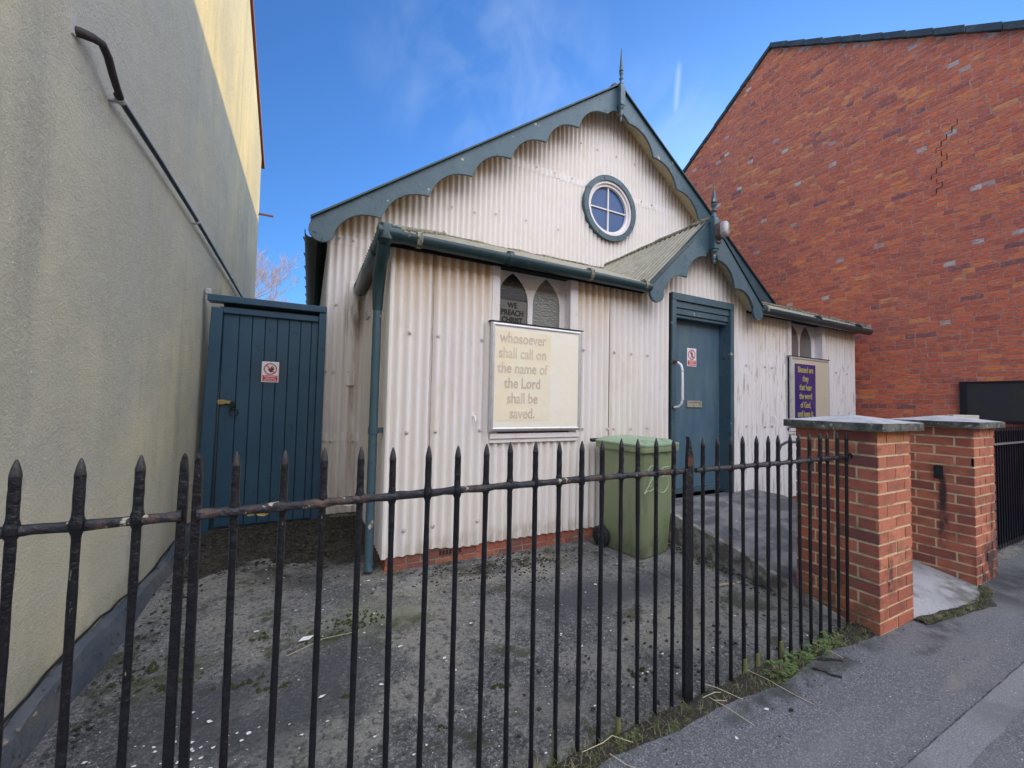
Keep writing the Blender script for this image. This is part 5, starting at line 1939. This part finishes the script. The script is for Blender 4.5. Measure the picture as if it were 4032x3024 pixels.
# broad flat post at the middle joint and the paired bars on the left
g = G()
g.plate([(1.515, -0.03), (1.568, -0.03), (1.568, 1.00), (1.566, 1.085), (1.552, 1.150), (1.545, 1.172), (1.538, 1.160), (1.530, 1.085), (1.530, 1.03), (1.514, 1.03), (1.514, 1.0)], [], YF - 0.012, YF + 0.006)
g.build('post', M['iron'], FN, bevel=0.003)
g = G()
g.plate([(1.573, -0.03), (1.590, -0.03), (1.588, 1.0), (1.582, 1.11), (1.566, 1.173), (1.558, 1.172), (1.570, 1.08)], [], YF + 0.008, YF + 0.026)
g.build('post', M['iron'], FN, bevel=0.003)
g = G()
g.plate([(1.5285, 1.045), (1.5675, 1.045), (1.5675, 1.084), (1.5290, 1.084)], [], YF - 0.0128, YF - 0.0118)
g.build('rust_patch', M['rust'], FN)
for (xa, sx_) in ((-0.272, -0.004), (-0.243, 0.0)):
    g = G()
    g.plate([(xa - 0.006 + sx_, -0.03), (xa + 0.015 + sx_, -0.03), (xa + 0.011, 1.11), (xa + 0.007, 1.160), (xa, 1.172), (xa - 0.006, 1.150), (xa - 0.008, 1.08)], [], YF - 0.010, YF + 0.010)
    g.build('post', M['iron'], FN, bevel=0.003)
for x in (0.847, 1.148, 1.950, 2.051, 2.251):
    g = G()
    g.tube([(x, YF, 0.0), (x, YF, 0.05), (x, YF, random.uniform(0.07, 0.13))], [0.0108, 0.0102, 0.0092], 10, jit=.06)
    g.build('moss_band', M['green_iron'], FN, smooth=60)
for (x, z, r_, mm) in ((-0.125, 1.009, 0.010, 'mustard'), (-0.098, 1.006, 0.012, 'mustard'), (0.085, 1.012, 0.007, 'flake'), (0.115, 1.010, 0.009, 'flake'),
                       (1.058, 0.30, 0.004, 'rust'), (0.957, 0.40, 0.003, 'flake'), (0.456, 0.45, 0.003, 'flake')):
    g = G()
    P = [(x + r_ * math.cos(2 * PI * k / 9) * random.uniform(.6, 1.6), z + 0.55 * r_ * math.sin(2 * PI * k / 9) * random.uniform(.6, 1.2)) for k in range(9)]
    g.plate(P, [], YF - 0.0128, YF - 0.0105)
    g.build('paint_blister', M[mm], FN)
# shoulder anchor in the pier
g = G()
g.tube([(3.0, YF + 0.014, 1.02), (3.03, YF + 0.014, 1.022)], 0.02, 10, jit=.1)
g.build('anchor', M['iron'], FN, smooth=50)

# ------------------------------------------------------------------ wheelie bin
WB = thing('wheelie_bin', 'olive green wheelie bin standing beside the ramp below the notice board', 'wheelie bin', (2.72, 2.78, 0.0))
ang = R(9)
ca, sa = math.cos(ang), math.sin(ang)
NB = Vector((2.50, 2.490, 0))      # near top corner, plan


def bp_(a, b, z):
    """a along the front, b towards the back"""
    return (NB.x + a * ca - b * sa, NB.y + a * sa + b * ca, z)


def rring(ax0, ax1, b0, b1, z, r_=0.03):
    P = []
    for (cx, cy, s0) in ((ax1 - r_, b1 - r_, 0), (ax0 + r_, b1 - r_, 90), (ax0 + r_, b0 + r_, 180), (ax1 - r_, b0 + r_, 270)):
        for k in range(5):
            a = R(s0 + 90 * k / 4)
            P.append(bp_(cx + r_ * math.cos(a), cy + r_ * math.sin(a), z))
    return P


g = G()
loft(g, [rring(0.065, 0.445, 0.06, 0.45, 0.005, .03), rring(0.06, 0.45, 0.055, 0.46, 0.03, .03), rring(0.035, 0.475, 0.030, 0.50, 0.55, .03), rring(0.02, 0.49, 0.015, 0.52, 0.90, .03)])
body = g.build('body', M['bin'], WB, smooth=40)
g = G()
loft(g, [rring(-0.004, 0.514, -0.010, 0.54, 0.905, .035), rring(-0.008, 0.518, -0.014, 0.545, 0.935, .035), rring(-0.004, 0.514, -0.010, 0.54, 0.955, .035)])
g.build('rim', M['bin'], WB, smooth=40)
g = G()
loft(g, [rring(-0.010, 0.520, -0.016, 0.55, 0.957, .04), rring(-0.010, 0.520, -0.016, 0.55, 0.972, .04), rring(0.02, 0.49, 0.03, 0.53, 0.990, .05), rring(0.08, 0.43, 0.12, 0.50, 1.006, .05), rring(0.12, 0.39, 0.16, 0.46, 1.008, .05)])
lid = g.build('lid', M['binlid'], WB, smooth=35)
g = G()
for a in (0.11, 0.40):
    pts = []
    for k in range(11):
        t_ = PI * k / 10
        pts.append(bp_(a + 0.055 * math.cos(t_), 0.02 + 0.075 * math.sin(t_), 0.985 + 0.018 * math.sin(t_)))
    g.tube(pts, 0.008, 8)
g.build_each('lid_handle', M['binlid'], lid, smooth=50)
g = G()
g.tube([bp_(-0.02, 0.57, 0.965), bp_(0.53, 0.57, 0.965)], 0.018, 12)
g.build('hinge_bar', M['rubber'], WB, smooth=40)
for (a0, a1) in ((-0.0, 0.05), (0.46, 0.51)):
    g = G()
    prof = [(0.02, 0.055), (0.098, 0.055), (0.108, 0.045), (0.108, 0.005), (0.098, -0.002), (0.02, -0.002)]
    rings = []
    for (r_, aa) in [(0.03, a0), (0.062, a0), (0.085, a0 + 0.004), (0.094, a0 + 0.012), (0.094, a1 - 0.012), (0.085, a1)]:
        rings.append([bp_(aa, 0.475 + r_ * math.cos(2 * PI * k / 24), 0.094 + r_ * math.sin(2 * PI * k / 24)) for k in range(24)])
    loft(g, rings)
    wh = g.build('wheel', M['rubber'], WB, smooth=35)
    g = G()
    rings = [[bp_(aa, 0.475 + r_ * math.cos(2 * PI * k / 16), 0.094 + r_ * math.sin(2 * PI * k / 16)) for k in range(16)] for (r_, aa) in ((0.018, a0 - 0.014), (0.024, a0 - 0.006), (0.03, a0))]
    loft(g, rings)
    for k in range(6):
        t_ = 2 * PI * k / 6
        g.bar(bp_(a0 - 0.003, 0.475 + .02 * math.cos(t_), 0.094 + .02 * math.sin(t_)), bp_(a0 - 0.003, 0.475 + .06 * math.cos(t_), 0.094 + .06 * math.sin(t_)), 0.01, 0.006)
    g.build('hub', M['rubber'], wh, smooth=40)
g = G()
for a in (0.15, 0.35):
    g.add([bp_(a - .02, 0.012, 0.90), bp_(a + .02, 0.012, 0.90), bp_(a, 0.026, 0.84), bp_(a, -0.008, 0.90)], [(0, 1, 3), (0, 3, 2), (1, 2, 3)])
g.build('rim_gusset', M['bin'], WB)
# faint chalky numerals on the front
g = G()


def stroke(P, r_=0.0032):
    pts = []
    for (a, z) in P:
        b = 0.030 - (z - 0.55) / 0.35 * 0.015 if z > 0.55 else 0.030 + (0.55 - z) / 0.52 * 0.025
        pts.append(bp_(a, b - 0.0012, z))
    g.tube(pts, r_, 5)


def sm(P, n_=5):
    out = []
    for i in range(len(P) - 1):
        p0 = P[max(i - 1, 0)]
        p1, p2 = P[i], P[i + 1]
        p3 = P[min(i + 2, len(P) - 1)]
        for k in range(n_):
            t_ = k / n_
            out.append(tuple(0.5 * ((2 * p1[d]) + (-p0[d] + p2[d]) * t_ + (2 * p0[d] - 5 * p1[d] + 4 * p2[d] - p3[d]) * t_ ** 2 + (-p0[d] + 3 * p1[d] - 3 * p2[d] + p3[d]) * t_ ** 3) for d in (0, 1)))
    out.append(P[-1])
    return out


stroke(sm([(0.075, 0.70), (0.10, 0.77), (0.15, 0.79), (0.18, 0.75), (0.16, 0.69), (0.11, 0.63), (0.06, 0.575), (0.05, 0.56)]))
stroke(sm([(0.05, 0.56), (0.09, 0.58), (0.13, 0.575), (0.20, 0.60)]))
stroke(sm([(0.105, 0.72), (0.14, 0.745), (0.15, 0.71), (0.12, 0.66), (0.10, 0.615), (0.15, 0.62)]), 0.0014)
stroke(sm([(0.40, 0.765), (0.33, 0.765), (0.29, 0.755), (0.285, 0.69), (0.33, 0.685), (0.385, 0.65), (0.385, 0.585), (0.33, 0.545), (0.26, 0.555), (0.25, 0.575)]))
stroke(sm([(0.36, 0.74), (0.315, 0.735), (0.31, 0.71), (0.355, 0.70)]), 0.0014)
g.build('chalk_number', M['chalk'], body, smooth=60)

# ------------------------------------------------------------------ loose stuff on the ground
g = G()


def chip(g_, x, y, z, s_, flat=0.06):
    a0 = random.random() * 6
    n_ = random.choice((4, 5, 6))
    tilt = random.uniform(-.15, .15)
    P = []
    for k in range(n_):
        a = a0 + 2 * PI * k / n_
        r_ = s_ * random.uniform(0.45, 1.15)
        dx, dy = r_ * math.cos(a), r_ * math.sin(a) * 0.75
        P.append((x + dx, y + dy, z + dx * tilt + 0.002))
    top_ = [(a, b, c + s_ * flat) for (a, b, c) in P]
    g_.add(P + top_, [tuple(range(n_))[::-1], tuple(n_ + k for k in range(n_))] + [(k, (k + 1) % n_, n_ + (k + 1) % n_, n_ + k) for k in range(n_)])


for (x, y, s_) in ((0.037, 2.48, 0.042), (-0.21, 2.67, 0.014), (-0.39, 2.10, 0.020), (0.665, 2.01, 0.020), (0.346, 1.95, 0.013), (0.431, 3.07, 0.016),
                   (-0.12, 3.08, 0.014), (0.10, 1.98, 0.018), (1.9, 2.35, 0.016), (0.9, 2.25, 0.012), (0.48, 2.2, 0.012)):
    chip(g, x, y, 0.006, s_)
for k in range(620):
    y = 1.3 + 3.3 * random.random() ** 1.3
    x = -0.8 + 4.0 * random.random()
    if y > 3.1 and x > 0.4:
        continue
    chip(g, x, y, 0.005, random.choice((0.0025, 0.003, 0.004, 0.005, 0.008)))
for k in range(220):
    x = random.gauss(-0.45, 0.14)
    y = random.gauss(1.75, 0.12)
    chip(g, x, y, 0.006, random.choice((0.004, 0.006, 0.009, 0.012)))
for k in range(90):
    chip(g, random.uniform(0.9, 2.5), random.gauss(2.95, 0.10), 0.01, random.choice((0.003, 0.004, 0.006)))
for k in range(60):
    chip(g, random.uniform(1.6, 4.5), random.uniform(0.5, 1.15), 0.001, random.choice((0.002, 0.003, 0.004)))
for (x, y, s_) in ((1.827, 1.095, 0.012), (1.563, 1.053, 0.012), (3.64, 2.45, 0.012)):
    chip(g, x, y, 0.002 if x < 3 else 0.23, s_)
tag(g.build('paint_flakes', M['flake']), 'scattered white paint flakes on the yard concrete', 'flakes', kind='stuff')

g = G()
for k in range(2200):
    q = random.random()
    if q < 0.30:
        x, y = random.gauss(0.05, 0.28), random.gauss(4.0, 0.33)
    elif q < 0.62:
        x, y = random.gauss(1.45, 0.42), random.gauss(2.92, 0.13)
    elif q < 0.78:
        x, y = random.gauss(3.0, 0.06), random.uniform(1.7, 2.8)
        x += (y - 1.7) * 0.06 - 0.02
    elif q < 0.9:
        x, y = random.gauss(-0.70, 0.06), random.uniform(1.8, 4.2)
    else:
        x, y = random.gauss(1.7, 0.5), random.gauss(1.6, 0.2)
    if (y > 3.14 and 0.5 < x) or x < -0.9:
        continue
    chip(g, x, y, 0.002, random.choice((0.003, 0.004, 0.006, 0.009, 0.013)), flat=0.4)
for k in range(900):
    x, y = random.uniform(-0.75, 0.5), random.uniform(3.6, 4.65)
    chip(g, x, y, 0.012 + 0.045 * max(0, min(1, (y - 3.7) / 0.5)), random.uniform(0.004, 0.015), flat=0.5)
for k in range(70):
    chip(g, random.gauss(2.4, 0.6), random.gauss(1.12, 0.05), -0.002, random.uniform(0.002, 0.006), flat=0.4)
tag(g.build('leaf_litter', M['soil']), 'dark crumbled leaf litter gathered against walls and ramp', 'litter', kind='stuff')

# dark dirt drift before the side gate
g = G()
nn_ = 28
vs_ = []
for i in range(nn_ + 1):
    for j in range(nn_ + 1):
        x = -0.80 + 1.30 * i / nn_
        y = 3.45 + 1.22 * j / nn_
        t_ = mn.noise(Vector((x * 3, y * 3, 1)))
        e = (y - 3.70 + 0.12 * math.sin(x * 5) - max(0, x - 0.0) * 0.25)
        h = 0.004 + 0.045 * max(0, min(1, e / 0.5)) + 0.012 * t_ if e > -0.1 else -0.02
        vs_.append((x, y, h))
g.add(vs_, [(i * (nn_ + 1) + j, (i + 1) * (nn_ + 1) + j, (i + 1) * (nn_ + 1) + j + 1, i * (nn_ + 1) + j + 1) for i in range(nn_) for j in range(nn_)])
tag(g.build('dirt_drift', M['soil'], smooth=60), 'drift of black dirt in front of the blue side gate', 'dirt', kind='stuff')

g = G()
spots = [(-0.66, 2.52, .10), (-0.5, 2.36, .07), (-0.22, 2.22, .06), (-0.1, 2.14, .05), (0.35, 2.53, .08), (0.16, 2.48, .07), (0.25, 2.6, .10), (1.2, 2.78, .06), (1.59, 2.60, .07),
         (0.85, 1.71, .03), (1.3, 2.95, .08), (0.95, 3.03, .07), (-0.18, 2.6, .04), (1.8, 2.9, .05), (1.5, 1.5, .05), (0.2, 1.95, .03), (0.55, 1.6, .025), (1.1, 2.55, .05)]
for (cx, cy, rr_) in spots:
    for k in range(int(rr_ * 420)):
        a, d = random.random() * 6.28, rr_ * math.sqrt(random.random()) * random.uniform(.3, 1.5)
        x, y = cx + d * math.cos(a) * 1.6, cy + d * math.sin(a) * 0.8
        s_ = random.uniform(0.004, 0.012)
        n_ = 6
        P = [(x + s_ * math.cos(2 * PI * q / n_) * random.uniform(.7, 1.2), y + s_ * math.sin(2 * PI * q / n_), 0.0) for q in range(n_)] + [(x, y, 0.004 + s_ * 0.7)]
        g.add(P, [(q, (q + 1) % n_, n_) for q in range(n_)])
tag(g.build('moss', M['moss']), 'small cushions of green moss on the yard concrete', 'moss', kind='stuff')

# earth and weeds along the foot of the railings
g = G()
nxx = 150
vs_ = []
prof = [(-0.13, -0.004), (-0.085, 0.010), (-0.045, 0.024), (0.0, 0.032), (0.035, 0.020), (0.075, -0.006)]
for i in range(nxx + 1):
    x = -0.9 + 4.0 * i / nxx
    wv = 0.5 + 0.6 * mn.noise(Vector((x * 2.2, 0, 5))) + (0.35 if x > 0.9 else 0.0)
    wv = max(0.25, wv) * 0.62
    for (dy, dz) in prof:
        vs_.append((x, 1.245 + dy * wv + 0.01 * mn.noise(Vector((x * 9, dy * 30, 0))), dz * (0.6 + 0.8 * wv) * (0.8 + 0.6 * mn.noise(Vector((x * 14, dy * 40, 3))))))
g.add(vs_, [(i * 6 + j, (i + 1) * 6 + j, (i + 1) * 6 + j + 1, i * 6 + j + 1) for i in range(nxx) for j in range(5)])
for (xa, ya, xb, yb) in ((3.43, 1.12, 4.2, 1.02), (4.2, 1.02, 4.55, 1.12)):
    vs_ = []
    for i in range(21):
        t_ = i / 20
        x, y = xa + (xb - xa) * t_, ya + (yb - ya) * t_
        for (dy, dz) in ((-0.05, -0.003), (-0.02, 0.012), (0.012, 0.018), (0.05, 0.002)):
            vs_.append((x, y + dy * (0.8 + 0.5 * mn.noise(Vector((x * 7, 0, 0)))), dz + 0.006 * mn.noise(Vector((x * 20, dy * 50, 0)))))
    g.add(vs_, [(i * 4 + j, (i + 1) * 4 + j, (i + 1) * 4 + j + 1, i * 4 + j + 1) for i in range(20) for j in range(3)])
tag(g.build('mossy_verge', M['mossy_earth'], smooth=70), 'line of mossy earth along the foot of the railing', 'earth', kind='stuff')


def blade(g_, x, y, z, h, w_, lean_, az, m=5):
    vs1 = []
    for k in range(m + 1):
        t_ = k / m
        d = lean_ * t_ ** 1.8
        ww = w_ * (1 - t_ ** 2) + 0.0003
        px, py = x + math.cos(az) * d, y + math.sin(az) * d
        zz = z + h * (t_ - 0.25 * t_ ** 3)
        vs1 += [(px - math.sin(az) * ww, py + math.cos(az) * ww, zz), (px + math.sin(az) * ww, py - math.cos(az) * ww, zz)]
    g_.add(vs1, [(2 * k, 2 * k + 1, 2 * k + 3, 2 * k + 2) for k in range(m)])


g = G()
for k in range(4300):
    q = random.random()
    if q < 0.6:
        x = random.uniform(0.55, 3.0)
    elif q < 0.78:
        x = random.uniform(-0.8, 0.8)
    else:
        x = None
    if x is not None:
        dens = 0.5 + 0.8 * mn.noise(Vector((x * 2.7, 3, 1)))
        if random.random() > dens:
            continue
        y = random.gauss(1.225, 0.038)
        h = random.uniform(0.008, 0.045)
    else:
        t_ = random.random()
        x = 3.43 + 1.1 * t_
        y = 1.10 - 0.06 * math.sin(t_ * 3) + random.gauss(0, 0.018)
        h = random.uniform(0.006, 0.022)
    blade(g, x, y, 0.012, h, random.uniform(0.0007, 0.0016), random.uniform(0.005, 0.04), random.random() * 6.28)
for (bx, by, nb) in ((0.62, 3.13, 60), (1.05, 3.13, 70), (1.5, 3.13, 60), (0.0, 2.55, 30), (2.98, 2.2, 50), (3.0, 2.4, 60), (3.02, 1.9, 50), (1.85, 3.12, 30), (2.3, 3.12, 20)):
    for k in range(nb):
        blade(g, bx + random.gauss(0, .06), by + random.gauss(0, .012), 0.008, random.uniform(.015, .05), .0012, random.uniform(.01, .04), random.random() * 6.28)
tag(g.build('grass', M['grass']), 'short thin grass sprouting along the railing and walls', 'grass', kind='stuff')


def leafy(g_, x, y, z, s_, az, elev):
    """one pointed leaf with a fold"""
    d = Vector((math.cos(az) * math.cos(elev), math.sin(az) * math.cos(elev), math.sin(elev)))
    sdv = Vector((-math.sin(az), math.cos(az), 0))
    up_ = d.cross(sdv) * -1
    P = []
    for (t_, ww, dr) in ((0, .04, 0), (.25, .30, .02), (.55, .36, .02), (.8, .20, -.04), (1.0, .0, -.12)):
        c = Vector((x, y, z)) + d * (s_ * t_) + Vector((0, 0, s_ * dr))
        P += [c - sdv * (ww * s_ * 0.5) + up_ * (0.05 * s_), c, c + sdv * (ww * s_ * 0.5) + up_ * (0.05 * s_)]
    g_.add([tuple(p_) for p_ in P], [(3 * k + j, 3 * k + j + 1, 3 * k + j + 4, 3 * k + j + 3) for k in range(4) for j in range(2)])


weeds = [(2.10, 1.195, .064, 34, 'bushy leafy weed with bright leaves at the railing foot nearest the twigs'),
         (2.28, 1.20, .058, 30, 'low leafy weed second along from the twigs towards the pier'),
         (2.47, 1.205, .058, 32, 'leafy weed at the railing foot halfway from twigs to pier'),
         (2.63, 1.22, .056, 30, 'leafy weed at the railing foot close to the nearer pier'),
         (1.19, 1.215, .028, 10, 'tiny green seedling at the railing foot left of the broad post'),
         (-0.02, 2.62, .022, 8, 'tiny green seedling on the yard beside the large white flake'),
         (0.74, 1.235, .026, 9, 'small seedling at the railing foot near the bottom edge')]
for (x, y, s_, n_, lab) in weeds:
    T = thing('weed', lab, 'weed', (x, y, 0), group='leafy weeds')
    gl, gs = G(), G()
    for k in range(n_):
        az = random.random() * 6.28
        d = random.uniform(0.2, 1.0) * s_ * 1.1
        px, py = x + d * math.cos(az) * 1.3, y + d * math.sin(az) * 0.7
        pz = 0.012 + random.uniform(0.1, 1.0) * s_ * 0.75
        gs.tube([(x, y, 0.0), ((x + px) / 2, (y + py) / 2, pz * 0.7), (px, py, pz)], 0.0009, 4)
        for q in range(4):
            leafy(gl, px, py, pz, s_ * random.uniform(0.22, 0.50), az + random.uniform(-1.3, 1.3), random.uniform(-.2, .7))
    gl.build('leaves', M['leaf'], T, recalc=False)
    gs.build('stems', M['grass'], T)

# dry stems lying over the pavement
stems = [([(1.636, 1.255, .02), (1.66, 1.15, .02), (1.69, 1.06, .004)], 'pale dry stem curving onto the pavement right of the broad post'),
         ([(1.954, 1.30, .03), (2.0, 1.19, .02), (2.034, 1.089, .004), (2.05, 1.02, .004)], 'long pale dry stem on the pavement left of the bushy weed'),
         ([(1.046, 1.20, .02), (1.08, 1.15, .008), (1.125, 1.10, .004)], 'short pale dry stem at the railing foot near the bottom edge'),
         ([(1.60, 1.235, .03), (1.66, 1.22, .045), (1.72, 1.23, .02), (1.70, 1.19, .015), (1.63, 1.205, .03)], 'kinked tangle of pale straw at the foot of the broad post'),
         ([(1.64, 1.30, .05), (1.70, 1.24, .04), (1.78, 1.17, .01)], 'straight pale straw leaning beside the broad post'),
         ([(0.95, 1.24, .03), (1.03, 1.22, .05), (1.10, 1.25, .03), (1.16, 1.20, .02)], 'bent pale straw among the moss left of the broad post'),
         ([(2.50, 1.25, .04), (2.52, 1.18, .03), (2.55, 1.13, .01)], 'short dry stem hanging from the weeds near the pier'),
         ([(-0.05, 2.35, .012), (0.12, 2.42, .02), (0.3, 2.43, .012)], 'thin dry stem lying across the moss in the yard')]
for (P, lab) in stems:
    g = G()
    g.tube([tuple(v_) for v_ in P], 0.0016, 5)
    tag(g.build('dry_stem', M['straw'], smooth=60), lab, 'straw', 'dry stems by the railing')
tw = [([(2.318, 1.158, .006), (2.345, 1.12, .008), (2.35, 1.09, .006), (2.375, 1.06, .006)], 0.006, 'soil', 'black curled twig on the pavement nearer the camera'),
      ([(2.40, 1.20, .008), (2.45, 1.165, .010), (2.50, 1.15, .006), (2.53, 1.12, .006)], 0.005, 'soil', 'black curled twig on the pavement nearer the weeds'),
      ([(2.70, 1.965, .010), (2.78, 1.95, .014), (2.84, 1.925, .010)], 0.0055, 'straw', 'pale broken stick lying in the yard behind the railing'),
      ([(2.87, 1.93, .012), (2.97, 1.93, .014)], 0.0035, 'straw', 'thin pale stick in the yard close to the ramp')]
for (P, r_, m_, lab) in tw:
    g = G()
    g.tube(P, [r_ * random.uniform(.6, 1.3) for _ in P], 6, jit=.3)
    tag(g.build('twig', M[m_], smooth=60), lab, 'twig', 'twigs on the ground')

# ------------------------------------------------------------------ bare tree far behind
TR = thing('bare_tree', 'leafless winter tree seen above the blue gate', 'tree', (-3.2, 25.0, -0.1))
gt, gc = G(), G()
rt_ = random.Random(5)


def branch(p_, d, L_, r_, dep):
    n_ = 3
    pts = [p_]
    dd = d.copy()
    for k in range(n_):
        dd = (dd + Vector((rt_.uniform(-.22, .22), rt_.uniform(-.22, .22), rt_.uniform(-.05, .16)))).normalized()
        pts.append(pts[-1] + dd * (L_ / n_))
    (gt if dep < 2 else gc).tube(pts, [r_, r_ * .85, r_ * .7, r_ * .55], 5 if dep < 3 else 3, caps=False)
    if dep >= 7:
        return
    for k in range(3 if dep < 5 else 4):
        t_ = rt_.choice((1, 2, 3, 3))
        ax_ = Vector((rt_.uniform(-1, 1), rt_.uniform(-1, 1), rt_.uniform(-.2, 0.9))).normalized()
        nd = (dd * 0.75 + ax_ * 0.75).normalized()
        branch(pts[t_], nd, L_ * rt_.uniform(.6, .82), max(0.008, r_ * .55), dep + 1)


branch(Vector((-3.2, 25, -0.1)), Vector((0.02, 0, 1)), 3.12, 0.16, 0)
gt.build('trunk', M['bark'], TR, smooth=60)
gc.build('crown', M['bark'], TR, recalc=False)

# ------------------------------------------------------------------ terrace across the street (behind the viewer)
TE = thing('terraced_house', 'sunlit buff brick terrace facing the chapel from across the street', 'house', (4, -10, 0))
g = G()
wins = []
for k in range(9):
    x0 = -14 + k * 4.4
    wins.append([(x0 + 0.6, 0.9), (x0 + 2.0, 0.9), (x0 + 2.0, 2.4), (x0 + 0.6, 2.4)])
    wins.append([(x0 + 0.6, 3.7), (x0 + 1.8, 3.7), (x0 + 1.8, 5.1), (x0 + 0.6, 5.1)])
    wins.append([(x0 + 2.8, 0.02), (x0 + 3.7, 0.02), (x0 + 3.7, 2.2), (x0 + 2.8, 2.2)])
g.plate([(-16, -0.1), (26, -0.1), (26, 6.0), (-16, 6.0)], wins, -9.3, -9.5)
g.build('wall', M['facade'], TE)
for q in wins:
    g = G()
    g.box(q[0][0], q[1][0], -9.42, -9.40, q[0][1], q[2][1])
    g.build('door' if q[0][1] < 0.1 else 'window', M['gate_blue'] if q[0][1] < 0.1 else M['windowdark'], TE)
g = G()
g.hexa([(-16, -9.1, 5.9), (26, -9.1, 5.9), (26, -13, 8.6), (-16, -13, 8.6), (-16, -9.1, 6.0), (26, -9.1, 6.0), (26, -13, 8.7), (-16, -13, 8.7)])
g.build('roof', M['clay'], TE)
